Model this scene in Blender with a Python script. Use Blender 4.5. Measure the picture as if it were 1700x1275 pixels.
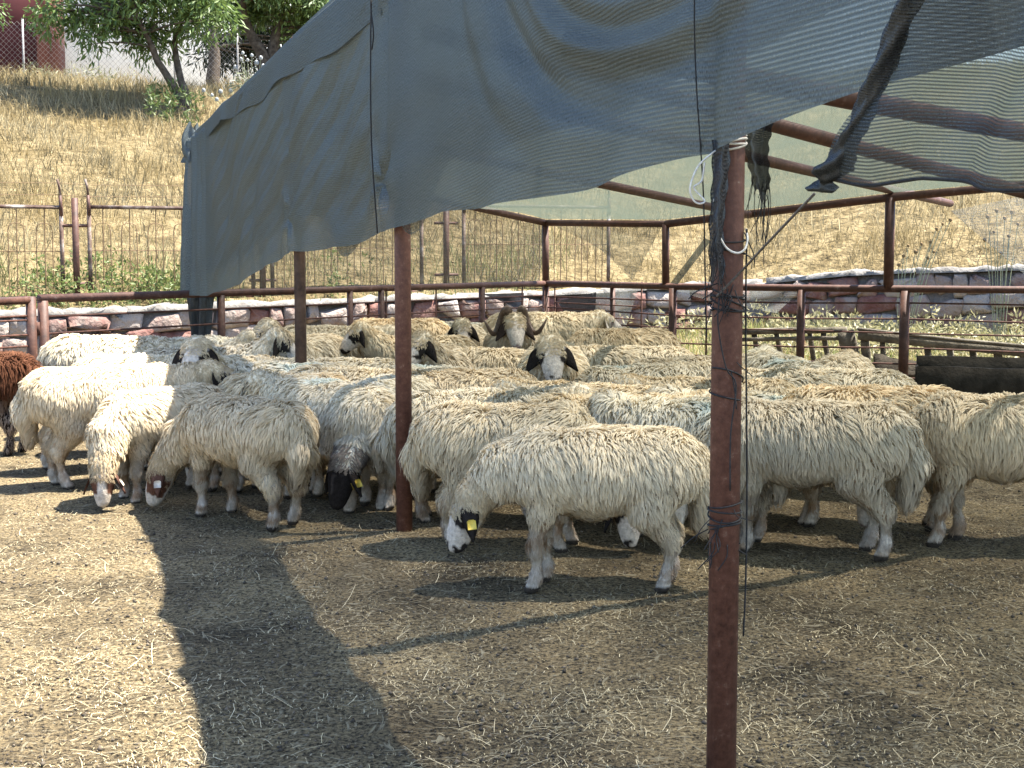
import bpy, math, random
import numpy as np
from mathutils import Vector, Matrix
import openvdb

# ------------------------------------------------------------------ camera, sky, sun, exposure
scene = bpy.context.scene
for o in list(bpy.data.objects):
    bpy.data.objects.remove(o)
COL = scene.collection
F = 2358.0                      # focal length in pixels of the 1700 px wide photograph
CX, CY, HOR = 850.0, 637.5, 425.0
CAMZ = 1.5
PITCH = math.atan((CY - HOR) / F)
cam = bpy.data.cameras.new("camera"); cam.sensor_width = 36.0; cam.lens = 36.0 * F / 1700.0
cam.clip_start = 0.05; cam.clip_end = 400.0
camo = bpy.data.objects.new("camera", cam); COL.objects.link(camo)
camo.location = (0, 0, CAMZ); camo.rotation_euler = (math.pi / 2 - PITCH, 0, 0)
scene.camera = camo

SUN_DIR = Vector((0.42, 0.05, 1.0)).normalized()      # towards the sun
w = bpy.data.worlds.new("World"); scene.world = w; w.use_nodes = True
nt = w.node_tree; nt.nodes.clear()
sky = nt.nodes.new("ShaderNodeTexSky"); sky.sky_type = 'NISHITA'; sky.sun_disc = False
sky.sun_elevation = math.asin(SUN_DIR.z); sky.sun_rotation = math.atan2(SUN_DIR.x, SUN_DIR.y)
sky.air_density = 1.0; sky.dust_density = 1.5; sky.altitude = 900
bg = nt.nodes.new("ShaderNodeBackground"); bg.inputs[1].default_value = 0.11
wo = nt.nodes.new("ShaderNodeOutputWorld")
nt.links.new(sky.outputs[0], bg.inputs[0]); nt.links.new(bg.outputs[0], wo.inputs[0])
sl = bpy.data.lights.new("sun", 'SUN'); sl.energy = 5.0; sl.angle = math.radians(0.53); sl.color = (1.0, 0.95, 0.86)
so = bpy.data.objects.new("sun", sl); COL.objects.link(so)
so.rotation_euler = SUN_DIR.to_track_quat('Z', 'Y').to_euler(); so.location = (5, 5, 15)
vs = scene.view_settings; vs.view_transform = 'Standard'; vs.look = 'None'; vs.gamma = 1.0; vs.use_curve_mapping = False
vs.exposure = 2.4
scene.cycles.use_denoising = True
scene.cycles.max_bounces = 8; scene.cycles.diffuse_bounces = 4; scene.cycles.transparent_max_bounces = 24
scene.cycles.transmission_bounces = 6; scene.cycles.sample_clamp_indirect = 6.0

rng = np.random.default_rng(7)
random.seed(7)

# ------------------------------------------------------------------ helpers
SP, CP = math.sin(PITCH), math.cos(PITCH)
def P(px, py, d):
    """point at ground distance d seen at photograph pixel px,py"""
    u = (px - CX) / F; v = (CY - py) / F
    k = d / (v * SP + CP)
    return Vector((u * k, d, CAMZ + (v * CP - SP) * k))
def PX(px, d, z=0.0):
    """x of a point of height z, distance d, seen in column px"""
    depth = d * CP - (z - CAMZ) * SP
    return (px - CX) / F * depth
def G(px, py):
    u = (px - CX) / F; v = (CY - py) / F
    k = -CAMZ / (v * CP - SP)
    return Vector((u * k, (v * SP + CP) * k, 0))

def tag(o, label=None, cat=None, group=None, kind=None):
    if label: o["label"] = label
    if cat: o["category"] = cat
    if group: o["group"] = group
    if kind: o["kind"] = kind
    return o
def empty(name, loc=(0, 0, 0), rz=0.0):
    o = bpy.data.objects.new(name, None); COL.objects.link(o)
    o.location = loc; o.rotation_euler = (0, 0, rz); o.empty_display_size = 0.1
    return o
def link(name, me, mat=None, parent=None):
    o = bpy.data.objects.new(name, me); COL.objects.link(o)
    if mat is not None and not me.materials:
        me.materials.append(mat)
    if parent is not None:
        o.parent = parent
    return o
def mesh_np(name, V, faces, smooth=False, col=None, uv=None):
    """V (n,3); faces (m,k) int array (or list of such); col per-vertex rgb"""
    V = np.asarray(V, np.float32)
    fl = faces if isinstance(faces, list) else [faces]
    fl = [np.asarray(f, np.int32) for f in fl if len(f)]
    me = bpy.data.meshes.new(name)
    me.vertices.add(len(V)); me.vertices.foreach_set("co", V.ravel())
    nl = sum(f.size for f in fl); npol = sum(len(f) for f in fl)
    me.loops.add(nl); me.polygons.add(npol)
    li = np.concatenate([f.ravel() for f in fl])
    ls = []; off = 0
    for f in fl:
        ls.append(off + np.arange(len(f)) * f.shape[1]); off += f.size
    me.loops.foreach_set("vertex_index", li.astype(np.int32))
    me.polygons.foreach_set("loop_start", np.concatenate(ls).astype(np.int32))
    if smooth:
        me.polygons.foreach_set("use_smooth", np.ones(npol, bool))
    me.update(calc_edges=True)
    if col is not None:
        a = me.attributes.new("col", 'FLOAT_COLOR', 'POINT')
        c = np.ones((len(V), 4), np.float32); c[:, :3] = col
        a.data.foreach_set("color", c.ravel())
    if uv is not None:
        l = me.uv_layers.new(name="UVMap")
        l.data.foreach_set("uv", np.asarray(uv, np.float32)[li].ravel())
    return me
class MB:
    """collects boxes, tubes and loose faces into one mesh"""
    def __init__(s): s.V = []; s.Q = []; s.T = []; s.n = 0
    def add(s, V, quads=(), tris=()):
        V = np.asarray(V, float)
        if len(quads): s.Q.append(np.asarray(quads) + s.n)
        if len(tris): s.T.append(np.asarray(tris) + s.n)
        s.V.append(V); s.n += len(V)
        return s
    def box(s, a, b, jit=0.0, R=None, at=(0, 0, 0)):
        x0, y0, z0 = a; x1, y1, z1 = b
        V = np.array([[x0,y0,z0],[x1,y0,z0],[x1,y1,z0],[x0,y1,z0],[x0,y0,z1],[x1,y0,z1],[x1,y1,z1],[x0,y1,z1]], float)
        if jit: V += rng.uniform(-jit, jit, V.shape)
        if R is not None: V = V @ np.array(R).T
        V = V + np.array(at)
        return s.add(V, [[0,3,2,1],[4,5,6,7],[0,1,5,4],[1,2,6,5],[2,3,7,6],[3,0,4,7]])
    def tube(s, pts, r, n=8, cap=True):
        pts = np.asarray([list(p) for p in pts], float); m = len(pts)
        r = np.broadcast_to(np.asarray(r, float), (m,))
        t = np.gradient(pts, axis=0); t /= np.linalg.norm(t, axis=1)[:, None] + 1e-12
        ref = np.array([0, 0, 1.0]) if abs(t[0, 2]) < 0.9 else np.array([1.0, 0, 0])
        V = []; 
        for i in range(m):
            a = np.cross(t[i], ref); na = np.linalg.norm(a)
            if na < 1e-4: a = np.cross(t[i], [0, 1.0, 0]); na = np.linalg.norm(a)
            a /= na; b = np.cross(t[i], a); ref = np.cross(a, t[i]) if m > 2 else ref
            th = np.arange(n) * 2 * np.pi / n
            V.append(pts[i] + r[i] * (np.cos(th)[:, None] * a + np.sin(th)[:, None] * b))
        V = np.concatenate(V)
        q = []
        for i in range(m - 1):
            for k in range(n):
                q.append([i*n+k, i*n+(k+1) % n, (i+1)*n+(k+1) % n, (i+1)*n+k])
        tr = []
        if cap:
            c0 = len(V); V = np.vstack([V, pts[0], pts[-1]])
            for k in range(n):
                tr.append([c0, (k+1) % n, k]); tr.append([c0+1, (m-1)*n+k, (m-1)*n+(k+1) % n])
        return s.add(V, q, tr)
    def mesh(s, name, smooth=False):
        fl = []
        if s.Q: fl.append(np.concatenate(s.Q))
        if s.T: fl.append(np.concatenate(s.T))
        return mesh_np(name, np.concatenate(s.V), fl, smooth)
    def build(s, name, mat=None, parent=None, smooth=False):
        return link(name, s.mesh(name, smooth), mat, parent)
def smooth_by_angle(me, deg=40):
    try:
        me.shade_smooth() if hasattr(me, "shade_smooth") else None
        me.set_sharp_from_angle(angle=math.radians(deg))
    except Exception:
        pass
def catenary(a, b, sag, n=10):
    a = np.array(a, float); b = np.array(b, float); t = np.linspace(0, 1, n)[:, None]
    p = a + (b - a) * t; p[:, 2] -= (4 * sag * t * (1 - t))[:, 0]
    return p

def vnoise(p, seed=0, octaves=3, freq=1.0):
    """cheap smooth noise: sums of rotated sines, about -1..1"""
    r = np.random.default_rng(seed); p = np.asarray(p, float); out = np.zeros(p.shape[:-1]); amp = 1.0; tot = 0
    f = freq
    for o in range(octaves):
        for k in range(4):
            d = r.normal(size=p.shape[-1]); d /= np.linalg.norm(d)
            out += amp * np.sin((p @ d) * f * r.uniform(.7, 1.4) * 2 * np.pi + r.uniform(0, 6.28)) / 2.2
        tot += amp; amp *= 0.5; f *= 2.1
    return out / tot

# ------------------------------------------------------------------ materials
def mat_new(name):
    m = bpy.data.materials.new(name); m.use_nodes = True
    n = m.node_tree.nodes; n.clear(); out = n.new("ShaderNodeOutputMaterial")
    return m, m.node_tree, out
def N(t, kind, **kw):
    n = t.nodes.new(kind)
    for k, v in kw.items():
        if k.startswith("i_"):
            key = k[2:]; key = int(key) if key.isdigit() else key.replace("_", " ")
            n.inputs[key].default_value = v
        else:
            setattr(n, k, v)
    return n
def ramp(t, stops, interp='LINEAR'):
    r = t.nodes.new("ShaderNodeValToRGB"); r.color_ramp.interpolation = interp
    e = r.color_ramp.elements
    while len(e) < len(stops): e.new(0.5)
    for el, (p, c) in zip(e, stops):
        el.position = p; el.color = (*c, 1) if len(c) == 3 else c
    return r
def principled(t, out, rough=0.8, spec=0.3, metal=0.0):
    b = t.nodes.new("ShaderNodeBsdfPrincipled")
    b.inputs["Roughness"].default_value = rough
    b.inputs["Specular IOR Level"].default_value = spec
    b.inputs["Metallic"].default_value = metal
    t.links.new(b.outputs[0], out.inputs[0]); return b
def noisy_mat(name, stops, scale=8.0, detail=6.0, rough=0.85, spec=0.25, bump=0.3, bscale=None, coord="Object", objrand=0.0, dist=0.02, nrough=0.6):
    m, t, out = mat_new(name); L = t.links.new
    b = principled(t, out, rough, spec)
    tc = N(t, "ShaderNodeTexCoord")
    nz = N(t, "ShaderNodeTexNoise"); nz.inputs["Scale"].default_value = scale; nz.inputs["Detail"].default_value = detail; nz.inputs["Roughness"].default_value = nrough
    L(tc.outputs[coord], nz.inputs["Vector"])
    r = ramp(t, stops)
    if objrand:
        oi = N(t, "ShaderNodeObjectInfo"); ma = N(t, "ShaderNodeMath", operation='MULTIPLY_ADD')
        ma.inputs[1].default_value = objrand; L(oi.outputs["Random"], ma.inputs[0])
        mb = N(t, "ShaderNodeMath", operation='SUBTRACT'); mb.inputs[1].default_value = objrand / 2
        L(nz.outputs[0], ma.inputs[2]); L(ma.outputs[0], mb.inputs[0]); L(mb.outputs[0], r.inputs[0])
        av = N(t, "ShaderNodeVectorMath", operation='ADD'); L(tc.outputs[coord], av.inputs[0]); 
        cm = N(t, "ShaderNodeCombineXYZ"); m9 = N(t, "ShaderNodeMath", operation='MULTIPLY'); m9.inputs[1].default_value = 37.0
        L(oi.outputs["Random"], m9.inputs[0]); L(m9.outputs[0], cm.inputs[0]); L(cm.outputs[0], av.inputs[1]); L(av.outputs[0], nz.inputs["Vector"])
    else:
        L(nz.outputs[0], r.inputs[0])
    L(r.outputs[0], b.inputs["Base Color"])
    if bump:
        n2 = N(t, "ShaderNodeTexNoise"); n2.inputs["Scale"].default_value = bscale or scale * 4; n2.inputs["Detail"].default_value = 8
        L(tc.outputs[coord], n2.inputs["Vector"])
        bp = N(t, "ShaderNodeBump"); bp.inputs["Strength"].default_value = bump; bp.inputs["Distance"].default_value = dist
        L(n2.outputs[0], bp.inputs["Height"]); L(bp.outputs[0], b.inputs["Normal"])
    return m
def attr_mat(name, rough=0.9, spec=0.1, trans=0.0, noise=0.0, nscale=60.0, sheen=0.0, bump=0.0, bscale=90.0, objrand=0.0):
    m, t, out = mat_new(name); L = t.links.new
    at = N(t, "ShaderNodeAttribute", attribute_name="col")
    c = at.outputs["Color"]
    if noise:
        tc = N(t, "ShaderNodeTexCoord"); nz = N(t, "ShaderNodeTexNoise"); nz.inputs["Scale"].default_value = nscale; nz.inputs["Detail"].default_value = 5
        L(tc.outputs["Object"], nz.inputs["Vector"])
        mr = N(t, "ShaderNodeMapRange"); mr.inputs["To Min"].default_value = 1 - noise; mr.inputs["To Max"].default_value = 1 + noise
        mr.inputs["From Min"].default_value = 0.25; mr.inputs["From Max"].default_value = 0.75
        L(nz.outputs[0], mr.inputs[0])
        vm = N(t, "ShaderNodeVectorMath", operation='SCALE'); L(c, vm.inputs[0]); L(mr.outputs[0], vm.inputs["Scale"]); c = vm.outputs[0]
    if objrand:   # each animal a little lighter, darker or yellower than the next
        oi = N(t, "ShaderNodeObjectInfo"); m1 = N(t, "ShaderNodeMapRange"); m1.inputs["To Min"].default_value = 1 - objrand; m1.inputs["To Max"].default_value = 1 + objrand * .6; L(oi.outputs["Random"], m1.inputs[0])
        v1 = N(t, "ShaderNodeVectorMath", operation='SCALE'); L(c, v1.inputs[0]); L(m1.outputs[0], v1.inputs["Scale"])
        f7 = N(t, "ShaderNodeMath", operation='MULTIPLY'); f7.inputs[1].default_value = 7.31; L(oi.outputs["Random"], f7.inputs[0]); f8 = N(t, "ShaderNodeMath", operation='FRACT'); L(f7.outputs[0], f8.inputs[0])
        rt = ramp(t, [(0.0, (1.0, .975, .92)), (0.5, (1, 1, 1)), (1.0, (.97, 1.0, 1.04))]); L(f8.outputs[0], rt.inputs[0])
        v2 = N(t, "ShaderNodeVectorMath", operation='MULTIPLY'); L(v1.outputs[0], v2.inputs[0]); L(rt.outputs[0], v2.inputs[1]); c = v2.outputs[0]
    b = principled(t, out, rough, spec); L(c, b.inputs["Base Color"])
    if sheen: b.inputs["Sheen Weight"].default_value = sheen
    if bump:
        tc = N(t, "ShaderNodeTexCoord"); n2 = N(t, "ShaderNodeTexNoise"); n2.inputs["Scale"].default_value = bscale; n2.inputs["Detail"].default_value = 6
        L(tc.outputs["Object"], n2.inputs["Vector"]); bp = N(t, "ShaderNodeBump"); bp.inputs["Strength"].default_value = bump; bp.inputs["Distance"].default_value = 0.01
        L(n2.outputs[0], bp.inputs["Height"]); L(bp.outputs[0], b.inputs["Normal"])
    if trans:
        tr = N(t, "ShaderNodeBsdfTranslucent"); L(c, tr.inputs[0])
        mx = N(t, "ShaderNodeMixShader"); mx.inputs[0].default_value = trans
        L(b.outputs[0], mx.inputs[1]); L(tr.outputs[0], mx.inputs[2]); L(mx.outputs[0], out.inputs[0])
    return m
def net_mat(name, col, cover, stripe=0.016, amp=0.25, col2=None, trans=0.45, var=0.22):
    """knitted shade cloth: bands of plastic tape over a sparse grid of holes (uv in metres)"""
    m, t, out = mat_new(name); L = t.links.new
    tc = N(t, "ShaderNodeTexCoord"); sep = N(t, "ShaderNodeSeparateXYZ"); L(tc.outputs["UV"], sep.inputs[0])
    ns = N(t, "ShaderNodeTexNoise"); ns.inputs["Scale"].default_value = 0.8; ns.inputs["Detail"].default_value = 1; L(tc.outputs["UV"], ns.inputs["Vector"])
    # bands run along u
    wob = N(t, "ShaderNodeMath", operation='MULTIPLY_ADD'); wob.inputs[1].default_value = 0.05; L(ns.outputs[0], wob.inputs[0]); L(sep.outputs[1], wob.inputs[2])
    mu = N(t, "ShaderNodeMath", operation='MULTIPLY'); mu.inputs[1].default_value = 2 * math.pi / stripe; L(wob.outputs[0], mu.inputs[0])
    si = N(t, "ShaderNodeMath", operation='SINE'); L(mu.outputs[0], si.inputs[0])
    # fine knit across
    sc = N(t, "ShaderNodeMapping"); sc.inputs["Scale"].default_value = (330, 90, 1); L(tc.outputs["UV"], sc.inputs[0])
    n2 = N(t, "ShaderNodeTexNoise"); n2.inputs["Scale"].default_value = 1.0; n2.inputs["Detail"].default_value = 2; L(sc.outputs[0], n2.inputs["Vector"])
    a1 = N(t, "ShaderNodeMath", operation='MULTIPLY_ADD'); a1.inputs[1].default_value = amp; a1.inputs[2].default_value = cover; L(si.outputs[0], a1.inputs[0])
    a2 = N(t, "ShaderNodeMath", operation='MULTIPLY_ADD'); a2.inputs[1].default_value = 0.7; L(n2.outputs[0], a2.inputs[0]); L(a1.outputs[0], a2.inputs[2])
    n3 = N(t, "ShaderNodeTexNoise"); n3.inputs["Scale"].default_value = 0.9; n3.inputs["Detail"].default_value = 4; L(tc.outputs["UV"], n3.inputs["Vector"])
    a3 = N(t, "ShaderNodeMath", operation='MULTIPLY_ADD'); a3.inputs[1].default_value = var; L(n3.outputs[0], a3.inputs[0]); L(a2.outputs[0], a3.inputs[2])
    a4 = N(t, "ShaderNodeMath", operation='SUBTRACT'); a4.inputs[1].default_value = .35 + var / 2; a4.use_clamp = True; L(a3.outputs[0], a4.inputs[0])
    r = ramp(t, [(0.30, tuple(c * .8 for c in col)), (0.55, col2 or tuple(c * 1.5 for c in col)), (0.72, tuple(c * 1.6 for c in (col2 or col)))]); L(n2.outputs[0], r.inputs[0])
    df = N(t, "ShaderNodeBsdfDiffuse"); L(r.outputs[0], df.inputs[0])
    gl = N(t, "ShaderNodeBsdfGlossy"); gl.inputs["Roughness"].default_value = 0.45; gl.inputs[0].default_value = (.8, .9, 1, 1)
    mg = N(t, "ShaderNodeMixShader"); mg.inputs[0].default_value = 0.05; L(df.outputs[0], mg.inputs[1]); L(gl.outputs[0], mg.inputs[2])
    tl = N(t, "ShaderNodeBsdfTranslucent"); L(r.outputs[0], tl.inputs[0])
    bp = N(t, "ShaderNodeBump"); bp.inputs["Strength"].default_value = 0.5; bp.inputs["Distance"].default_value = 0.006
    L(si.outputs[0], bp.inputs["Height"]); L(bp.outputs[0], df.inputs["Normal"])
    mt = N(t, "ShaderNodeMixShader"); mt.inputs[0].default_value = trans; L(mg.outputs[0], mt.inputs[1]); L(tl.outputs[0], mt.inputs[2])
    tp = N(t, "ShaderNodeBsdfTransparent")
    mx = N(t, "ShaderNodeMixShader"); L(a4.outputs[0], mx.inputs[0]); L(tp.outputs[0], mx.inputs[1]); L(mt.outputs[0], mx.inputs[2])
    L(mx.outputs[0], out.inputs[0])
    return m

M = {}
M["pipe"] = noisy_mat("red_oxide_paint", [(0.26, (.016, .010, .009)), (0.42, (.050, .022, .015)), (0.58, (.082, .036, .024)), (0.66, (.12, .076, .062)), (0.74, (.19, .145, .12))], scale=11, detail=12, rough=0.62, spec=0.35, bump=0.35, bscale=60, dist=0.004, nrough=0.72)
M["pipe_worn"] = noisy_mat("worn_red_paint", [(0.30, (.018, .011, .008)), (0.40, (.074, .029, .019)), (0.57, (.124, .052, .035)), (0.63, (.16, .088, .062)), (0.69, (.30, .23, .18))], scale=30, detail=14, rough=0.6, spec=0.35, bump=0.4, bscale=70, dist=0.004, nrough=0.78)
M["rod"] = noisy_mat("rusty_rod", [(0.3, (.03, .015, .012)), (0.7, (.11, .05, .035))], scale=20, rough=0.75, bump=0)
M["greypost"] = noisy_mat("weathered_brown_post", [(0.3, (.040, .024, .017)), (0.7, (.115, .070, .050))], scale=12, rough=0.8, bump=0.4)
M["wood"] = noisy_mat("weathered_wood", [(0.25, (.05, .043, .034)), (0.5, (.11, .096, .075)), (0.75, (.19, .17, .135))], scale=7, detail=9, rough=0.9, spec=0.1, bump=0.5, bscale=40)
M["shaded_wood"] = noisy_mat("shade_darkened_board", [(0.3, (.020, .017, .013)), (0.7, (.060, .050, .039))], scale=6, detail=9, rough=0.9, spec=0.1, bump=0.5, bscale=30)  # shade on the boards is put into this dark colour
M["rust_light"] = noisy_mat("bleached_panel_frame", [(0.36, (.05, .025, .018)), (0.52, (.11, .075, .058)), (0.68, (.30, .265, .235))], scale=5, rough=0.8, bump=0.2)
M["wire"] = noisy_mat("rusty_wire", [(0.3, (.09, .055, .03)), (0.7, (.2, .13, .07))], scale=20, rough=0.8, bump=0)
M["galv"] = noisy_mat("galvanised_wire", [(0.3, (.16, .15, .14)), (0.7, (.35, .33, .31))], scale=20, rough=0.5, spec=0.5, bump=0)
M["white_cord"] = noisy_mat("white_twine", [(0.3, (.5, .47, .42)), (0.7, (.75, .72, .66))], scale=90, rough=0.9, bump=0.3)
M["black_cord"] = noisy_mat("black_twine", [(0.3, (.012, .012, .013)), (0.7, (.035, .034, .034))], scale=90, rough=0.8, bump=0)
M["grey_cord"] = noisy_mat("grey_twine", [(0.3, (.06, .052, .045)), (0.7, (.15, .13, .11))], scale=90, rough=0.9, bump=0)
M["stone"] = noisy_mat("red_and_pink_stone", [(0.10, (.125, .055, .045)), (0.30, (.165, .095, .080)), (0.48, (.20, .150, .128)), (0.66, (.235, .195, .168)), (0.9, (.29, .255, .225))], scale=5, detail=10, rough=0.9, spec=0.15, bump=0.8, bscale=16, objrand=0.75, dist=0.05)
M["mortar"] = noisy_mat("lime_mortar", [(0.3, (.09, .075, .064)), (0.7, (.17, .148, .13))], scale=9, rough=0.95, bump=0.8)
M["concrete"] = noisy_mat("pale_concrete_cap", [(0.3, (.11, .10, .088)), (0.7, (.25, .232, .208))], scale=6, rough=0.95, bump=0.8)
M["maroon"] = noisy_mat("maroon_wall", [(0.3, (.055, .014, .016)), (0.7, (.085, .022, .024))], scale=1.2, rough=0.8, bump=0.1)
M["brick_red"] = noisy_mat("brick_red_wall", [(0.3, (.12, .042, .030)), (0.7, (.17, .065, .048))], scale=2, rough=0.85, bump=0.2)
M["white_wall"] = noisy_mat("white_render", [(0.3, (.82, .81, .79)), (0.7, (.88, .88, .87))], scale=1.5, rough=0.9, bump=0.1)
M["grey_panel"] = noisy_mat("grey_panel", [(0.3, (.25, .26, .27)), (0.7, (.34, .35, .36))], scale=1.5, rough=0.5, bump=0)
M["bark"] = noisy_mat("bark", [(0.3, (.035, .027, .021)), (0.7, (.12, .098, .078))], scale=9, detail=9, rough=0.95, spec=0.1, bump=0.9, bscale=22)
M["horn"] = noisy_mat("ram_horn", [(0.3, (.06, .04, .028)), (0.7, (.17, .115, .08))], scale=30, rough=0.55, spec=0.35, bump=0.3, bscale=60, dist=0.004)
M["leaf"] = attr_mat("leaf", rough=0.5, spec=0.35, trans=0.35)
M["grass"] = attr_mat("dry_grass", rough=0.8, spec=0.15, trans=0.35)
M["straw"] = attr_mat("straw", rough=0.7, spec=0.25, trans=0.1)
M["fleece"] = attr_mat("wool_locks", rough=0.95, spec=0.06, trans=0.34, objrand=.13)
M["body"] = attr_mat("sheep_hide", rough=0.92, spec=0.08, noise=0.34, nscale=55, bump=0.9, bscale=150)
M["eye"] = noisy_mat("dark_eye", [(0.3, (.008, .006, .005)), (0.7, (.015, .011, .008))], scale=5, rough=0.12, spec=0.6, bump=0)
M["tag"] = noisy_mat("yellow_ear_tag", [(0.3, (.55, .38, .05)), (0.7, (.68, .50, .10))], scale=60, rough=0.5, bump=0.2)
M["tag_pale"] = noisy_mat("pale_ear_tag", [(0.3, (.45, .38, .30)), (0.7, (.62, .54, .44))], scale=60, rough=0.5, bump=0.2)

# ------------------------------------------------------------------ ground and hill
WX = np.array([-40, -6.7, .47, 3.8, 5.5, 7.6, 40]); WY = np.array([2.0, 18.6, 22.2, 23.0, 22.0, 21.0, 5.0])
WZ = np.array([.75, .75, .92, 1.08, 1.25, 1.33, 1.4])
def yw(x): return np.interp(x, WX, WY)
def zw(x): return np.interp(x, WX, WZ)
def sstep(t): t = np.clip(t, 0, 1); return t * t * (3 - 2 * t)
def ground_z(x, y):
    x = np.asarray(x, float); y = np.asarray(y, float)
    p = np.stack([x, y], -1)
    near = sstep((16 - y) / 4)
    z = 0.016 * vnoise(p, 3, 3, 0.55) * near + 0.007 * vnoise(p, 4, 2, 2.6) * near
    rise = sstep((y - 16.8) / 5.5) * sstep((x - 0.5) / 3.0) * 0.34
    return z + rise
def hill_z(x, y):
    x = np.asarray(x, float); y = np.asarray(y, float)
    s = y - yw(x)
    up = np.where(s < 17, 0.275 * s, 4.675 + 0.10 * (s - 17))
    up = np.where(s < 1.2, up * sstep(s / 1.2) * 1.0, up)
    p = np.stack([x, y], -1)
    return zw(x) - 0.05 + up + (0.10 * vnoise(p, 11, 2, 0.16) + 0.05 * vnoise(p, 12, 3, 0.5)) * sstep(s / 2)
def grid_mesh(name, xs, ys, zf, smooth=True):
    X, Y = np.meshgrid(xs, ys); Z = zf(X, Y)
    V = np.stack([X, Y, Z], -1).reshape(-1, 3)
    nx, ny = len(xs), len(ys); i = np.arange(nx * ny).reshape(ny, nx)
    q = np.stack([i[:-1, :-1], i[:-1, 1:], i[1:, 1:], i[1:, :-1]], -1).reshape(-1, 4)
    return mesh_np(name, V, q, smooth)
xs = np.concatenate([[-80, -50, -30, -18, -11, -7.5], np.arange(-5.5, 5.6, 0.075), [7, 9, 12, 18, 30, 50, 80]])
ys = np.concatenate([[-60, -30, -12, -4, 0, 1.5], np.arange(2.6, 12.5, 0.075), np.arange(13, 24.1, 0.5)])
gm, t, out = mat_new("trodden_dung_and_straw"); L = t.links.new
b = principled(t, out, 0.95, 0.12)
tc = N(t, "ShaderNodeTexCoord")
n1 = N(t, "ShaderNodeTexNoise"); n1.inputs["Scale"].default_value = 1.3; n1.inputs["Detail"].default_value = 6; n1.inputs["Roughness"].default_value = .65; L(tc.outputs["Object"], n1.inputs[0])
n2 = N(t, "ShaderNodeTexNoise"); n2.inputs["Scale"].default_value = 62; n2.inputs["Detail"].default_value = 9; n2.inputs["Roughness"].default_value = .75; L(tc.outputs["Object"], n2.inputs[0])
r1 = ramp(t, [(0.28, (.050, .041, .028)), (0.44, (.165, .134, .088)), (0.60, (.258, .210, .134)), (0.75, (.34, .278, .178))]); L(n1.outputs[0], r1.inputs[0])
r2 = ramp(t, [(0.40, (.01, .008, .006)), (0.49, (.46, .43, .38)), (0.60, (.97, .89, .72))]); L(n2.outputs[0], r2.inputs[0])
mx = N(t, "ShaderNodeMix", data_type='RGBA', blend_type='OVERLAY'); mx.inputs[0].default_value = 0.95
L(r1.outputs[0], mx.inputs[6]); L(r2.outputs[0], mx.inputs[7])
# bits of straw fibre trodden in, at two scales and directions
acc = mx.outputs[2]
for k, (sc, thr) in enumerate((((95, 11, 1), .66), ((14, 80, 1), .66), ((60, 60, 1), .68))):
    mp = N(t, "ShaderNodeMapping"); mp.inputs["Scale"].default_value = sc; mp.inputs["Rotation"].default_value = (0, 0, .5 + k * .45)
    n0 = N(t, "ShaderNodeTexNoise"); n0.inputs["Scale"].default_value = 2.0; L(tc.outputs["Object"], n0.inputs[0])
    mv = N(t, "ShaderNodeMix", data_type='VECTOR'); mv.inputs[0].default_value = 0.25
    L(tc.outputs["Object"], mv.inputs[4]); L(n0.outputs[1], mv.inputs[5]); L(mv.outputs[1], mp.inputs[0])
    n3 = N(t, "ShaderNodeTexNoise"); n3.inputs["Scale"].default_value = 1.0; n3.inputs["Detail"].default_value = 3; L(mp.outputs[0], n3.inputs[0])
    st = ramp(t, [(thr - .05, (0, 0, 0)), (thr + .04, (1, 1, 1))]); L(n3.outputs[0], st.inputs[0])
    m2 = N(t, "ShaderNodeMix", data_type='RGBA'); L(st.outputs[0], m2.inputs[0]); L(acc, m2.inputs[6]); m2.inputs[7].default_value = (.44, .37, .24, 1)
    acc = m2.outputs[2]
L(acc, b.inputs["Base Color"])
n5 = N(t, "ShaderNodeTexNoise"); n5.inputs["Scale"].default_value = 30; n5.inputs["Detail"].default_value = 10; n5.inputs["Roughness"].default_value = .8; L(tc.outputs["Object"], n5.inputs[0])
bp = N(t, "ShaderNodeBump"); bp.inputs["Strength"].default_value = 1.0; bp.inputs["Distance"].default_value = 0.06; vo = N(t, "ShaderNodeTexVoronoi"); vo.feature = 'SMOOTH_F1'; vo.inputs["Scale"].default_value = 8.0; vo.inputs["Randomness"].default_value = 1.0; L(tc.outputs["Object"], vo.inputs["Vector"])
hv = N(t, "ShaderNodeMath", operation='MULTIPLY_ADD'); hv.inputs[1].default_value = .45; L(vo.outputs["Distance"], hv.inputs[0]); L(n5.outputs[0], hv.inputs[2])
L(hv.outputs[0], bp.inputs["Height"]); L(bp.outputs[0], b.inputs["Normal"])
M["dung"] = gm
ground = link("ground", grid_mesh("ground", xs, ys, ground_z), gm); tag(ground, kind="structure")

M["hill"] = noisy_mat("dry_hillside", [(0.34, (.030, .022, .011)), (0.46, (.10, .076, .038)), (0.56, (.18, .14, .075)), (0.66, (.25, .20, .118))], scale=2.6, detail=14, rough=0.95, spec=0.05, bump=1.0, bscale=9, dist=0.14, nrough=.82)
xs = np.concatenate([[-90, -60, -40, -28], np.arange(-22, 22.1, 0.4), [28, 40, 60, 90]])
us = np.concatenate([[0, .3, .6, 1.2], np.arange(1.7, 26, .5), [28, 32, 38, 46, 60, 80, 110]])
X, S = np.meshgrid(xs, us); Y = yw(X) + S; Z = hill_z(X, Y)
i = np.arange(X.size).reshape(X.shape)
q = np.stack([i[:-1, :-1], i[:-1, 1:], i[1:, 1:], i[1:, :-1]], -1).reshape(-1, 4)
hill = link("hill", mesh_np("hill", np.stack([X, Y, Z], -1).reshape(-1, 3), q, True), M["hill"]); tag(hill, kind="structure")

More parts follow.
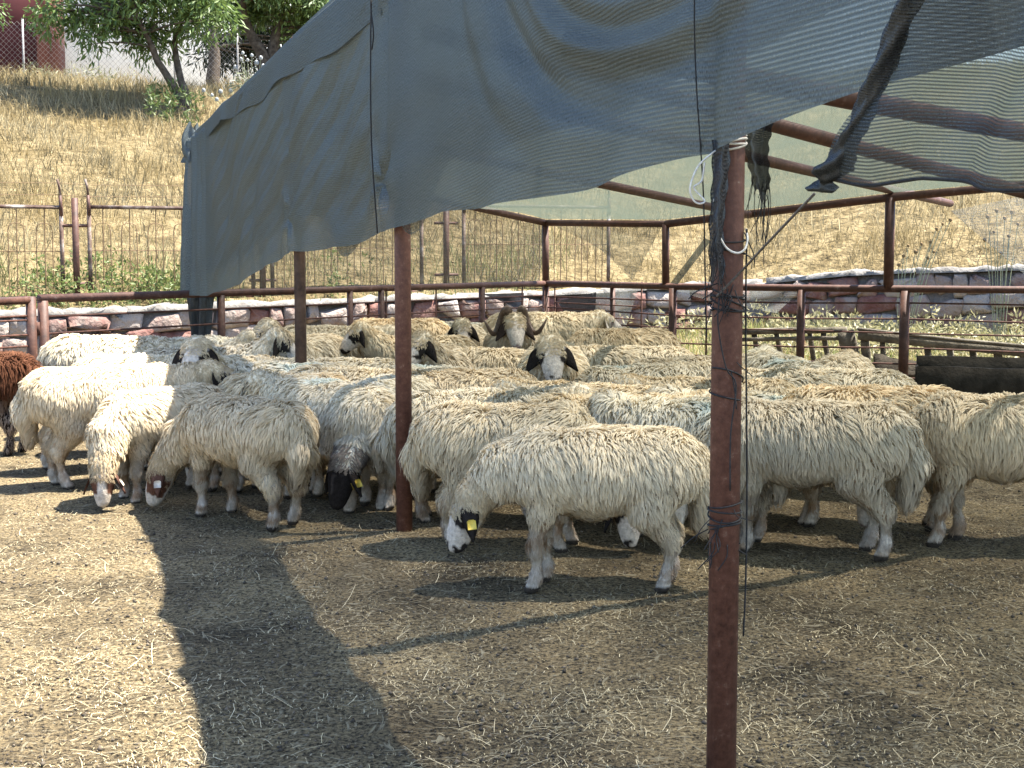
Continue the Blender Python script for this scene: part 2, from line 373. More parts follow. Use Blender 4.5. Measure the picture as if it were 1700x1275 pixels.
# ------------------------------------------------------------------ stone wall
wall = empty("stone_wall", (0, 22, 0))
tag(wall, "low retaining wall of red and pale rubble stones below the dry hillside", "wall")
def wall_frame(x):
    e = 0.05; a = np.array([x - e, yw(x - e)]); b_ = np.array([x + e, yw(x + e)]); tt = (b_ - a) / np.linalg.norm(b_ - a)
    return np.array([x, yw(x)]), tt, np.array([tt[1], -tt[0]])
xs = np.linspace(-26, 26, 105); V = []; q = []
for x in xs:
    p, tt, n = wall_frame(x)
    for off, z in ((.0, -.2), (.0, zw(x) - .05), (-.4, zw(x) - .05), (-.4, -.2)):
        V.append([p[0] + n[0] * off - 0, p[1] + n[1] * off, z])
for k in range(len(xs) - 1):
    a = k * 4; c = a + 4
    q += [[a, c, c + 1, a + 1], [a + 1, c + 1, c + 2, a + 2]]
o = link("mortar_core", mesh_np("mortar_core", np.array(V) - [0, 22, 0], np.array(q)), M["mortar"], wall)
def stone_mesh(wd, ht, r):
    n = 9; th = np.sort(r.uniform(0, 2 * np.pi, n) * .25 + np.arange(n) * 2 * np.pi / n * .75 + np.arange(n) * 2 * np.pi / n * .25)
    pw = 0.34
    cx = np.sign(np.cos(th)) * np.abs(np.cos(th)) ** pw * wd / 2; cz = np.sign(np.sin(th)) * np.abs(np.sin(th)) ** pw * ht / 2
    cx *= 1 + r.uniform(-.16, .10, n); cz *= 1 + r.uniform(-.16, .12, n)
    dp = r.uniform(.04, .11)
    rings = [np.stack([cx, np.full(n, .03), cz], 1), np.stack([cx * .97, np.full(n, -dp * .45), cz * .97], 1),
             np.stack([cx * .80, -dp * (1 + r.uniform(-.4, .4, n)), cz * .78], 1)]
    V = np.concatenate(rings + [[[r.uniform(-.05, .05) * wd, -dp * r.uniform(.8, 1.25), r.uniform(-.1, .1) * ht]]])
    q = []; tr = []
    for a in range(2):
        for k in range(n): q.append([a*n+k, a*n+(k+1) % n, (a+1)*n+(k+1) % n, (a+1)*n+k])
    for k in range(n): tr.append([2*n+k, 2*n+(k+1) % n, 3*n])
    return mesh_np("stone", V, [np.array(q), np.array(tr)])
r = np.random.default_rng(5)
for row in range(4):
    x = -9.5 + r.uniform(0, .3)
    while x < 10.5:
        wd = r.uniform(.22, .66) * (1.15 if row % 2 else 1); 
        p, tt, n = wall_frame(x + wd / 2)
        top = zw(x) - 0.06; gz = float(ground_z(x, p[1] - .3)) - .03
        hrow = (top - gz) / 3.0 if top - gz < 1.0 else (top - gz) / 4.0
        if gz + hrow * (row + 1) > top + 0.02: x += wd; continue
        zc = gz + hrow * (row + .5) + r.uniform(-.04, .04)
        me = stone_mesh(wd * 1.04, hrow * r.uniform(1.0, 1.16), r)
        so_ = link("stone", me, M["stone"], wall)
        so_.location = (p[0] + n[0] * .02, p[1] + n[1] * .02 - 22, zc); so_.rotation_euler = (r.uniform(-.05, .05), r.uniform(-.14, .14), math.atan2(tt[1], tt[0]))
        x += wd * r.uniform(.90, .97) * tt[0]
# concrete cap, cast in uneven lengths
x = -12.0
while x < 14:
    ln = r.uniform(.7, 1.6); cap = MB(); p, tt, n = wall_frame(x + ln / 2); k = 9
    xs_ = np.linspace(-ln / 2, ln / 2, k); V = []
    for a in xs_:
        hh = .025 + r.uniform(-.02, .03)
        V += [[a, -.10 + r.uniform(-.02, .02), -.04], [a, -.09 + r.uniform(-.02, .02), hh], [a, .14, hh + r.uniform(-.02, .025)], [a, .38, hh + r.uniform(-.02, .02)]]
    q = []
    for a in range(k - 1):
        for m_ in range(3): q.append([a*4+m_, a*4+4+m_, a*4+5+m_, a*4+1+m_])
    q += [[0, 1, 2, 3], [(k-1)*4+3, (k-1)*4+2, (k-1)*4+1, (k-1)*4]]
    c = link("cap_piece", mesh_np("cap_piece", np.array(V), np.array(q)), M["concrete"], wall)
    c.location = (p[0], p[1] - 22, zw(x + ln / 2)); c.rotation_euler = (0, -math.atan2(zw(x + ln) - zw(x), ln), math.atan2(tt[1], tt[0]))
    x += ln * math.cos(math.atan2(tt[1], tt[0])) + .005

# ------------------------------------------------------------------ building on the rise
BL = P(-60, 120, 52); bz = float(hill_z(BL.x, 52)) - .6
bld = empty("building", (BL.x, 52, bz)); tag(bld, "maroon and white building behind the tree at the top of the hill", "building")
def bx(px0, px1, py0, py1, d, th, name, mat, parent=bld, d1=None):
    """upright slab between photograph columns px0..px1 with its near face at d (d1 at the right end)"""
    d1 = d1 or d
    a = P(px0, py0, d); b_ = P(px1, py0, d1); z1 = max(a.z, b_.z); z0 = P(px0, py1, d).z
    o = parent.location; dx, dy = b_.x - a.x, b_.y - a.y; l = math.hypot(dx, dy); nx, ny = -dy / l * th, dx / l * th
    V = np.array([[a.x, a.y], [b_.x, b_.y], [b_.x + nx, b_.y + ny], [a.x + nx, a.y + ny]])
    V = np.concatenate([np.c_[V, np.full(4, z0)], np.c_[V, np.full(4, z1)]]) - np.array(o)
    mb = MB().add(V, [[0,3,2,1],[4,5,6,7],[0,1,5,4],[1,2,6,5],[2,3,7,6],[3,0,4,7]])
    return mb.build(name, mat, parent)
bx(-160, 54, -160, 160, 49, 6, "maroon_wall", M["maroon"])
bx(54, 78, -160, 160, 48.6, 1.5, "red_pillar", M["brick_red"])
bx(82, 520, -160, 170, 50, 5, "white_wall", M["white_wall"], d1=76)
def wd(px): return 1 / (1 / 50 + (1 / 76 - 1 / 50) * (px - 82) / (520 - 82))
for a in (94, 122): bx(a, a + 14, 82, 170, wd(a) - .06, .3, "window_panel", M["grey_panel"], d1=wd(a + 14) - .06)
bx(186, 216, 116, 170, wd(186) - .06, .3, "window_panel", M["grey_panel"], d1=wd(216) - .06)
bx(82, 330, 66, 72, wd(82) - .12, .3, "string_course", M["white_wall"], d1=wd(330) - .12)

# chain-link fence in front of it
cf = empty("chain_link_fence", P(100, 130, 44)); cf.location.z = float(hill_z(cf.location.x, 44))
tag(cf, "chain link fence along the hilltop before the maroon building", "fence")
zb = cf.location.z; x0, x1 = PX(-90, 44, 7), PX(400, 44, 7); hh = 2.2
mb = MB(); pitch = .17; k = x0 - hh
while k < x1:
    for s_ in (1, -1):
        a = [k if s_ > 0 else k + hh, 44, zb - .2]; c = [k + hh if s_ > 0 else k, 44, zb - .2 + hh]
        pa = np.array(a); pc = np.array(c)
        ta = (x0 - pa[0]) / (pc[0] - pa[0]); tb = (x1 - pa[0]) / (pc[0] - pa[0]); lo, hi = max(0, min(ta, tb)), min(1, max(ta, tb)) # clip to the run
        if hi > lo: mb.tube([pa + (pc - pa) * lo - np.array(cf.location), pa + (pc - pa) * hi - np.array(cf.location)], .0038, 3, False)
    k += pitch
mb.build("wire_mesh", M["galv"], cf)
for px in (-80, 40, 165, 290, 395):
    x = PX(px, 44.05, 7)
    MB().tube([[x - cf.location.x, .05, -.5], [x - cf.location.x, .05, hh - .1]], .03, 6).build("fence_post", M["galv"], cf)

# ------------------------------------------------------------------ wire panel fence on the wall
M["panelpost"] = M["pipe"]
def fence_pt(px, off=.75):
    # intersect column with the panel line
    x = 0.0
    for _ in range(30):
        y = float(yw(x)) + off; x = PX(px, y, 1.3)
    return np.array([x, y, float(hill_z(x, y))])
ppost = []
def panel(pxa, pxb, label):
    a = fence_pt(pxa); c = fence_pt(pxb); z0 = min(a[2], c[2]) + .02
    e = empty("fence_section", (a[0], a[1], z0)); tag(e, label, "fence panel", "wire fence panels on the wall")
    d = c - a; d[2] = 0; ln = np.linalg.norm(d); u = d / ln; H = 1.28
    def pt(s, z, o=0): return u * s + np.array([u[1] * o, -u[0] * o, z])
    def bar(name, p0, p1, w_, mat):
        MB().tube([p0, p1], w_, 4).build(name, mat, e)
    bar("top_bar", pt(0, H), pt(ln, H), .026, M["rust_light"]); bar("bottom_bar", pt(0, .02), pt(ln, .02), .02, M["pipe"])
    bar("side_bar", pt(0, 0), pt(0, H + .012), .030, M["rust_light"]); bar("side_bar", pt(ln, 0), pt(ln, H + .012), .030, M["rust_light"])
    MB().tube([pt(0.02, .68), pt(ln - .02, .68)], .006, 4, False).build("cross_wire", M["wire"], e)
    s = .18
    while s < ln - .1:
        MB().tube([pt(s, .02), pt(s + .01, H - .02)], .0078, 4, False).build("upright_wire", M["wire"], e)
        loop = [pt(s - .11, .02), pt(s - .105, H - .32), pt(s - .09, H - .25), pt(s - .04, H - .22), pt(s + .04, H - .22), pt(s + .09, H - .25), pt(s + .105, H - .32), pt(s + .11, .02)]
        MB().tube(loop, .0072, 4, False).build("loop_wire", M["wire"], e)
        s += .365
    for s in (0.0, ln):
        bar("extension_rod", pt(s, H - .12, .03), pt(s - .01, H + .16, .03), .024, M["pipe"])
        MB().tube([pt(s - .01, H + .16, .03), pt(s - .02, H + .28, .03), pt(s - .045, H + .38, .03)], .017, 4).build("extension_tip", M["rust_light"], e)
    return e
panel(-190, 104, "wire fence panel at the far left, left of the brown post")
panel(150, 420, "wire fence panel right of the brown post, running behind the curtain")
panel(452, 700, "wire fence panel seen through the thin net left of the middle pole")
panel(770, 1010, "wire fence panel seen through the net right of the middle pole")
for px, lb in ((127, "dark brown fence post standing between two wire panels"), (436, "fence post on the wall mostly hidden by the curtain"), (741, "fence post on the wall seen through thin net right of middle pole")):
    p = fence_pt(px); e = empty("fence_post", p); tag(e, lb, "post", "posts between the wire panels")
    MB().tube([[0, 0, -.15], [0, 0, 1.42]], .047, 8).build("upright", M["pipe"], e)
    u = (fence_pt(px + 20) - p); u[2] = 0; u /= np.linalg.norm(u)
    for z in (.24, 1.04): MB().tube([u * -.2 + [0, 0, z], u * .2 + [0, 0, z]], .022, 4).build("bracket", M["pipe"], e)
for k, dz in ((0, 1.46), (1, 1.62)):
    pts = [fence_pt(px) + [0, 0, 0] for px in (-200, -40, 104, 150, 320, 470)]
    zz = np.mean([p[2] for p in pts]); pts = [np.array([p[0], p[1] - .03, zz + dz - .02 * (i % 2)]) for i, p in enumerate(pts)]
    tag(MB().tube(pts, .004, 3, False).build("strand_wire", M["wire"]), ("lower" if k == 0 else "upper") + " of two slack wires strung above the fence panels", "wire")

# ------------------------------------------------------------------ vegetation
def scatter_blades(x, y, z, h, wd, colr, lean=.35, seed=0, droop=.25):
    r = np.random.default_rng(seed); n = len(x)
    a = r.uniform(0, 2 * np.pi, n); ln = r.normal(0, lean, (n, 2)) * h[:, None]
    base = np.stack([x, y, z - .02], 1); wv = np.stack([np.cos(a), np.sin(a), np.zeros(n)], 1) * wd[:, None] / 2
    mid = base + np.stack([ln[:, 0] * .4, ln[:, 1] * .4, h * .62], 1); tip = base + np.stack([ln[:, 0], ln[:, 1], h * (1 - droop * r.random(n))], 1)
    V = np.stack([base - wv, base + wv, mid + wv * .7, mid - wv * .7, tip], 1).reshape(-1, 3)
    i = np.arange(n)[:, None] * 5
    C = np.repeat(colr, 5, 0).reshape(-1, 3)
    return V, (i + [[0, 1, 2, 3]]), (i + [[3, 2, 4]]), C
def hill_points(n, xr, sr, seed, pw=1.0):
    r = np.random.default_rng(seed); x = r.uniform(*xr, n); s = sr[0] + (sr[1] - sr[0]) * r.random(n) ** pw
    y = yw(x) + s; return x, y, hill_z(x, y), s
r = np.random.default_rng(21)
x, y, z, s = hill_points(150000, (-15, 16), (.1, 24), 31, 1.1)
dens = vnoise(np.stack([x, y], 1), 41, 3, .35)
keep = (np.abs(x) < 4 + .45 * y) & (r.random(len(x)) < .62 + .5 * dens)
x, y, z, s, dens = x[keep], y[keep], z[keep], s[keep], dens[keep]
gold = np.array([.245, .185, .085]); pale = np.array([.285, .24, .145]); dull = np.array([.135, .115, .07]); greeny = np.array([.12, .145, .055])
t1 = np.clip(.5 + .6 * vnoise(np.stack([x, y], 1), 42, 3, .3) + r.normal(0, .22, len(x)), 0, 1)[:, None]
C = gold * t1 + pale * (1 - t1)
dl = np.clip(vnoise(np.stack([x, y], 1), 43, 3, .22) * 1.3 - .25 + r.normal(0, .2, len(x)), 0, 1)[:, None]; C = C * (1 - dl) + dull * dl
gr = np.clip(1.6 - s / 1.7 + r.normal(0, .5, len(x)), 0, 1)[:, None] * (x < 1)[:, None] * .8; C = C * (1 - gr) + greeny * gr
C *= r.uniform(.6, 1.3, (len(x), 1))
h = r.uniform(.14, .42, len(x)) * np.where(s > 18, 1.35, 1.0) * np.where(s < .8, .6, 1) * (1 + .4 * dens); wd = r.uniform(.006, .017, len(x)) * (1 + s / 30)
V, q, tr, Cc = scatter_blades(x, y, z, h, wd, C, .45, 51)
tag(link("dry_grass", mesh_np("dry_grass", V, [q, tr], False, Cc), M["grass"]), "dry golden grass covering the hillside behind the pen", "grass", kind="stuff")

def leaves_at(cent, n, spread, size, seed, colA, colB, droop=.5, aspect=4.0):
    """n leaves around every centre point; folded diamonds"""
    r = np.random.default_rng(seed); cent = np.asarray(cent); m = len(cent) * n
    c = np.repeat(cent, n, 0); dirv = r.normal(size=(m, 3)); dirv /= np.linalg.norm(dirv, axis=1)[:, None]
    p = c + dirv * (spread * r.random((m, 1)) ** .55)
    ax = dirv * .7 + r.normal(0, .5, (m, 3)); ax[:, 2] -= droop; ax /= np.linalg.norm(ax, axis=1)[:, None]
    sd = np.cross(ax, r.normal(size=(m, 3))); sd /= np.linalg.norm(sd, axis=1)[:, None]; up = np.cross(sd, ax)
    ln = size * r.uniform(.65, 1.25, (m, 1)); w_ = ln / aspect
    V = np.stack([p, p + ax * ln * .45 + sd * w_ * .5 + up * w_ * .15, p + ax * ln, p + ax * ln * .45 - sd * w_ * .5 + up * w_ * .15], 1).reshape(-1, 3)
    i = np.arange(m)[:, None] * 4
    tt = np.clip(r.random((m, 1)) * .8 + .2 * r.random((len(cent), 1)).repeat(n, 0), 0, 1)
    C = (np.array(colA) * tt + np.array(colB) * (1 - tt)) * r.uniform(.8, 1.2, (m, 1))
    return V, np.concatenate([i + [[0, 1, 2]], i + [[0, 2, 3]]]), np.repeat(C, 4, 0)
def tree(name, base, stems, crowns, label, nclump, nleaf, leaf, seed, colA=(.055, .11, .025), colB=(.13, .20, .05), spread=.42, group=None, droop=.6):
    """stems: lists of points from the base; crowns: list of (centre, radii)"""
    r = np.random.default_rng(seed); base = np.array(base); e = empty(name, base); tag(e, label, "tree", group)
    tb = MB()
    tops = []
    for pts, r0 in stems:
        pts = np.array([np.array(p) for p in pts]) - base
        k = len(pts); tt = np.linspace(0, 1, 14); sp = np.stack([np.interp(tt, np.linspace(0, 1, k), pts[:, c]) for c in range(3)], 1)
        sp += .03 * vnoise(sp * 1.3, seed, 2, 1.0)[:, None] * np.array([1, 1, 0])
        tb.tube(sp, r0 * (1 - .72 * tt) * (1 + .35 * np.exp(-tt * 14)), 9); tops.append(sp)
    tb.build("trunk", M["bark"], e, True)
    cl = []
    tot = sum(np.prod(np.array(c[1])) for c in crowns)
    for c, rad in crowns:
        n = max(3, int(nclump * np.prod(np.array(rad)) / tot)); rad = np.array(rad)
        d = r.normal(size=(n, 3)); d /= np.linalg.norm(d, axis=1)[:, None]
        cl.append(np.array(c) - base + d * rad * (r.random((n, 1)) ** .45))
    cl = np.concatenate(cl); bb = MB()
    allp = np.concatenate([s_[5:] for s_ in tops])
    for c in cl:
        dd = np.linalg.norm(allp - c, axis=1) + np.maximum(0, allp[:, 2] - c[2]) * 1.2; a = allp[np.argmin(dd)]
        mid = (a + c) / 2 + r.normal(0, .08, 3) + [0, 0, .12 * np.linalg.norm(c - a)]
        tt = np.linspace(0, 1, 6)[:, None]; pts = a * (1 - tt) ** 2 + mid * 2 * tt * (1 - tt) + c * tt ** 2
        bb.tube(pts, np.linspace(.035, .008, 6) * (.6 + .25 * np.linalg.norm(c - a)), 5)
    bb.build("limbs", M["bark"], e, True)
    V, tr, C = leaves_at(cl, nleaf, spread, leaf, seed + 1, colA, colB, droop)
    link("crown", mesh_np("crown", V, tr, False, C), M["leaf"], e)
    return e
def HP(px, py, d): return np.array(P(px, py, d))
b0 = HP(302, 205, 33.0); b0[2] = float(hill_z(b0[0], 33)) - .1
tree("fruit_tree", b0, [([b0, HP(303, 165, 33), HP(268, 112, 32.8), HP(235, 40, 32.5), HP(200, -40, 32)], .125), ([b0 + [.1, 0.05, 0], HP(306, 150, 33), HP(288, 85, 33.2), HP(305, 20, 33.4), HP(320, -70, 33)], .11)],
     [(HP(250, -20, 32.8), (1.5, 1.3, 1.1)), (HP(125, 15, 32.2), (.85, .8, .50)), (HP(175, 50, 32.2), (.65, .7, .42)), (HP(345, 30, 32.6), (.65, .8, .75)), (HP(250, 62, 33.2), (.75, .7, .35)), (HP(240, -120, 33), (2.3, 1.8, 1.1))],
     "leafy green tree with a forked trunk standing on the dry hillside", 300, 90, .19, 61, (.060, .105, .026), (.155, .215, .058), spread=.42)
b1 = HP(440, 150, 38.5); b1[2] = float(hill_z(b1[0], 38.5)) - .1
tree("broadleaf_tree", b1, [([b1, HP(438, 90, 38.5), HP(412, 50, 38.4), HP(400, 0, 38), HP(390, -60, 38)], .2), ([b1, HP(452, 80, 38.6), HP(466, 30, 38.7), HP(480, -50, 38.5)], .19)],
     [(HP(440, -40, 38.4), (1.6, 1.3, 1.2)), (HP(520, 10, 38.5), (.9, .9, .7)), (HP(500, 55, 39.4), (.7, .8, .5)), (HP(400, 20, 39), (.7, .8, .5))],
     "broadleaf tree with several stems half hidden behind the curtain edge", 170, 90, .19, 71, (.05, .09, .022), (.125, .18, .05), .42)
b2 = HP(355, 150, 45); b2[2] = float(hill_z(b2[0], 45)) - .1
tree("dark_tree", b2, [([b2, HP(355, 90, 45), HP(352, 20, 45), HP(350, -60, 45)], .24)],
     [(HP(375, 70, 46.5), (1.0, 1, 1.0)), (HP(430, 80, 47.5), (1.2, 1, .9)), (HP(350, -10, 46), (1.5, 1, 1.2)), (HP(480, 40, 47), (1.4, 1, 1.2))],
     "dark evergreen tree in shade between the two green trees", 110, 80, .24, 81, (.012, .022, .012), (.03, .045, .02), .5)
b3 = HP(-60, 150, 36); b3[2] = float(hill_z(b3[0], 36)) - .1
tree("corner_tree", b3, [([b3, HP(-62, 60, 36), HP(-58, -40, 36), HP(-50, -120, 36)], .16)],
     [(HP(-10, 5, 36), (.42, .5, .35)), (HP(-40, -70, 36), (1.3, 1.2, 1.0))],
     "tree whose leaves poke into the top left corner", 45, 70, .16, 91, (.07, .13, .03), (.15, .22, .06), .38)

def leafy(name, spots, label, cat, seed, colA, colB, leaf, n, h, spread, aspect=2.5):
    r = np.random.default_rng(seed); cents = []
    for (x, y, z) in spots:
        k = max(2, int(h * 8)); cents += [[x + r.normal(0, spread * .6), y + r.normal(0, spread * .6), z + r.uniform(.02, h)] for _ in range(k)]
    V, tr, C = leaves_at(np.array(cents), n, spread * .5, leaf, seed + 1, colA, colB, -.3, aspect)
    return tag(link(name, mesh_np(name, V, tr, False, C), M["leaf"]), label, cat, kind="stuff")
r = np.random.default_rng(101)
sp = []
for px, k, w_ in ((80, 14, 40), (235, 34, 110), (300, 20, 60), (160, 8, 60), (20, 6, 40), (600, 5, 80)):
    for _ in range(k):
        p = fence_pt(px + r.normal(0, w_ * .5), r.uniform(.12, .72 + (.5 if px in (235, 300) else .9))); sp.append(p)
leafy("green_weeds", sp, "green weeds growing along the top of the stone wall", "weeds", 103, (.08, .12, .03), (.17, .19, .065), .08, 11, .38, .24)
sp = [np.array([x, y, float(hill_z(x, y))]) for x, y in zip(r.uniform(PX(270, 32, 3), PX(330, 32, 3), 9), r.uniform(31.2, 32.6, 9))]
leafy("shoots", sp, "green shoots around the foot of the fruit tree", "weeds", 105, (.06, .10, .028), (.12, .15, .05), .14, 16, .7, .22, 4)
sp = [np.array([x, y, float(hill_z(x, y))]) for x, y in zip(r.uniform(PX(20, 40, 6), PX(190, 40, 6), 26), r.uniform(38.5, 41, 26))]
leafy("pale_scrub", sp, "pale grey green scrub along the hilltop", "scrub", 107, (.13, .14, .07), (.22, .21, .13), .13, 9, .5, .4, 4)
# seed-head weeds and herbs in front of the right-hand wall
sp = []
for px, d0, d1, k in ((1300, 18.5, 22, 16), (1400, 18.5, 21.5, 18), (1540, 18, 20.6, 22), (1660, 17.6, 20, 22), (1150, 20.5, 22, 9), (1010, 20.6, 22, 5)):
    for _ in range(k):
        d = r.uniform(d0, d1); x = PX(px + r.normal(0, 55), d, .6); d = min(d, float(yw(x)) - .25); sp.append(np.array([x, d, float(ground_z(x, d))]))
leafy("wall_herbs", sp, "pale green and straw coloured herbs before the right stone wall", "weeds", 109, (.20, .19, .085), (.33, .30, .175), .09, 20, .42, .24, 3)
x = r.uniform(0.8, 13, 26000); y = r.uniform(15.6, 22.6, 26000); k = (y < yw(x) - .1) & (y > 20.2 - .72 * x + .3) & (x < 3 + .35 * y); x, y = x[k], y[k]
n = len(x); C = np.array([.30, .275, .125]) * r.uniform(.75, 1.25, (n, 1)) + r.normal(0, .03, (n, 3)); gq = (r.random(n) < .35)[:, None]; C = np.where(gq, np.array([.145, .175, .05]), C)
V, q, tr, Cc = scatter_blades(x, y, ground_z(x, y), r.uniform(.08, .30, n), r.uniform(.006, .014, n), np.clip(C, 0.01, 1), .4, 53)
tag(link("verge_grass", mesh_np("verge_grass", V, [q, tr], False, Cc), M["grass"]), "yellow green grass strip between pen fence and stone wall", "grass", kind="stuff")

def stalk_plant(name, base, heads, label, mat_head, hr, seed, stem_mat, leafy_=True, sr=.005):
    r = np.random.default_rng(seed); base = np.array(base); e = empty(name, base); tag(e, label, "plant"); st = MB(); hd = MB()
    for h in heads:
        h = np.array(h) - base; b_ = np.array([h[0] * .25, h[1] * .25, 0]); tt = np.linspace(0, 1, 6)[:, None]
        mid = b_ * .5 + h * .5 + [-(h[0]) * .15, 0, .08]; st.tube(b_ * (1 - tt) ** 2 + 2 * tt * (1 - tt) * mid + h * tt ** 2, sr, 4, False)
        k = 5; th = np.arange(k) * 2 * np.pi / k; V = [[0, 0, hr]]
        for el in (.45, -.45): V += [[hr * math.cos(a + el) * .9, hr * math.sin(a + el) * .9, hr * el] for a in th]
        V.append([0, 0, -hr]); tr = []
        for a in range(k): tr += [[0, 1 + a, 1 + (a+1) % k], [1+a, 1+k+a, 1+(a+1) % k], [1+(a+1) % k, 1+k+a, 1+k+(a+1) % k], [1+k+a, 2*k+1, 1+k+(a+1) % k]]
        hd.add(np.array(V) * r.uniform(.8, 1.2) + h, [], tr)
    st.build("stems", stem_mat, e); hd.build("seed_heads", mat_head, e)
    if leafy_:
        c = np.array([(np.array(h) - base) * r.uniform(.15, .7) for h in heads])
        V, tr, C = leaves_at(c, 26, .30, .24, seed, (.15, .17, .10), (.22, .225, .15), .2, 5); link("leaves", mesh_np("leaves", V, tr, False, C), M["leaf"], e)
    return e
M["thistle"] = noisy_mat("pale_thistle_head", [(0.3, (.24, .25, .25)), (0.7, (.38, .39, .38))], scale=60, rough=0.9, bump=0.6)
M["stem"] = noisy_mat("grey_green_stem", [(0.3, (.18, .20, .12)), (0.7, (.30, .31, .2))], scale=30, rough=0.9, bump=0)
M["brownhead"] = noisy_mat("brown_seed_head", [(0.3, (.14, .09, .04)), (0.7, (.26, .18, .09))], scale=60, rough=0.9, bump=0.5)
d = 31.5; tb = HP(418, 190, d); tb[2] = float(hill_z(tb[0], d)) - .05
stalk_plant("thistle", tb, [HP(px, py, d + dz) for px, py, dz in ((403, 88, 0), (418, 92, .1), (433, 96, 0), (449, 104, .1), (391, 112, 0), (411, 100, .2), (437, 110, -.1), (426, 104, 0), (447, 116, 0), (400, 98, .1), (383, 150, 0), (366, 152, 0.2), (352, 158, 0), (338, 150, .1), (360, 165, 0))], "tall thistle with pale round heads beside the curtain edge", M["thistle"], .055, 111, M["stem"])
d = 20.2; tb = np.array([PX(1490, d, .4), d, .2])
stalk_plant("dry_umbel", tb, [HP(px, py, d + .1) for px, py in ((1508, 408), (1530, 405), (1545, 402), (1500, 425), (1540, 428), (1520, 418), (1492, 440), (1550, 418), (1565, 372), (1578, 365), (1555, 380))], "dry umbel weed with brown heads beside the right back post", M["brownhead"], .03, 113, M["stem"], False)
d = 19.0; tb = np.array([PX(1660, d, .4), d, .15])
stalk_plant("tall_umbel", tb, [HP(px, py, d + .1) for px, py in ((1640, 360), (1655, 350), (1668, 362), (1680, 352), (1650, 385), (1690, 372), (1635, 398), (1675, 392), (1662, 420))], "tall dry weed at the right edge behind the pale net", M["brownhead"], .03, 115, M["stem"], False)

# ------------------------------------------------------------------ pen fence
RZ = 1.12
def LF(px):
    """ground point on the left fence line in column px"""
    a = np.array([-4.47, 12.4]); d = np.array([4.95, 7.45]); u = (px - CX) / F * 1.0
    # x - u*(y*CP + .4*SP) = 0
    k = CP; c0 = .6 * SP
    t = (u * (a[1] * k + c0) - a[0]) / (d[0] - u * d[1] * k)
    return np.array([a[0] + d[0] * t, a[1] + d[1] * t, 0])
RFX = [905, 1117, 1330, 1502, 1700, 2000]; RFD = [19.85, 17.8, 16.95, 16.45, 16.0, 15.4]
def RF(px):
    d = float(np.interp(px, RFX, RFD)); return np.array([PX(px, d, .9), d, 0])
Z = lambda p, z: np.array([p[0], p[1], z])
def rel(e, *pts): o = np.array(e.location); return [np.asarray(p) - o for p in pts]
fl = empty("pen_fence", LF(380)); tag(fl, "red pipe and rod pen fence along the left and back of the flock", "fence", "pen fences")
cor = LF(905)
MB().tube(rel(fl, Z(LF(66), RZ), Z(LF(640), RZ), Z(LF(903), RZ)), .038, 12).build("top_rail", M["pipe"], fl, True)
for px, rr in ((72, .047), (367, .042), (581, .036), (633, .040), (800, .044)):
    MB().tube(rel(fl, Z(LF(px), -.1), Z(LF(px), RZ - .02)), rr, 10).build("post", M["pipe"], fl, True)
for z in (.955, .80, .65, .50, .35, .20):
    p0, p1, p2 = LF(72), LF(470), LF(903); sg = rng.uniform(-.012, .012)
    MB().tube(rel(fl, Z(p0, z), Z(p1, z + sg), Z(p2, z)), .0105, 6).build("rod", M["rod"], fl, True)
for px in (641, 724, 867):
    MB().tube(rel(fl, Z(LF(px), .1), Z(LF(px), RZ + .04)), .012, 6).build("upright_rod", M["rod"], fl, True)
for z in (.88, .73, .58):
    MB().tube(rel(fl, Z(LF(724), z), Z(LF(867), z + .01)), .009, 6).build("rod", M["rod"], fl, True)
ga = empty("pen_gate", LF(30)); tag(ga, "red pipe gate panel at the left edge beside the brown sheep", "gate")
g0, g1 = LF(-160) , LF(52)
MB().tube(rel(ga, Z(g0, RZ - .02), Z(g1, RZ - .012)), .036, 12).build("top_rail", M["pipe"], ga, True)
MB().tube(rel(ga, Z(g1, .02), Z(g1, RZ + .02)), .045, 10).build("gate_post", M["pipe"], ga, True)
for z in (.97, .93, .80, .70, .56, .42, .28):
    MB().tube(rel(ga, Z(g0, z + rng.uniform(-.01, .01)), Z(g1, z)), .0105, 6).build("rod", M["rod"], ga, True)
for z in (.35, .85):
    p = (g1 + LF(72)) / 2; MB().tube(rel(ga, Z(p, z - .06), Z(p, z + .06)), .022, 8).build("hinge", M["rod"], ga, True)

fr = empty("pen_fence", RF(1330)); tag(fr, "red pipe and rod pen fence along the right back side before the wooden racks", "fence", "pen fences")
MB().tube(rel(fr, *[Z(RF(px), RZ) for px in (906, 1117, 1330, 1502, 1700, 2000)]), .042, 12).build("top_rail", M["pipe"], fr, True)
for px, rr in ((906, .05), (1017, .036), (1117, .052), (1330, .05), (1502, .058), (1760, .05)):
    MB().tube(rel(fr, Z(RF(px), -.1), Z(RF(px), RZ - .02)), rr, 10).build("post", M["pipe"], fr, True)
for z in (.94, .77, .60, .43, .26, .10):
    k = rng.uniform(-.02, .02, 6)
    MB().tube(rel(fr, *[Z(RF(px), z + kk) for px, kk in zip((906, 1117, 1330, 1502, 1700, 2000), k)]), .0115, 6).build("rod", M["rod"], fr, True)
for z in (.86, .69, .52):
    MB().tube(rel(fr, Z(RF(921), z), Z(RF(1065), z - .01)), .0095, 6).build("rod", M["rod"], fr, True)
for px in (921, 1065, 1173):
    MB().tube(rel(fr, Z(RF(px), .05), Z(RF(px) , RZ + .05)), .012, 6).build("upright_rod", M["rod"], fr, True)

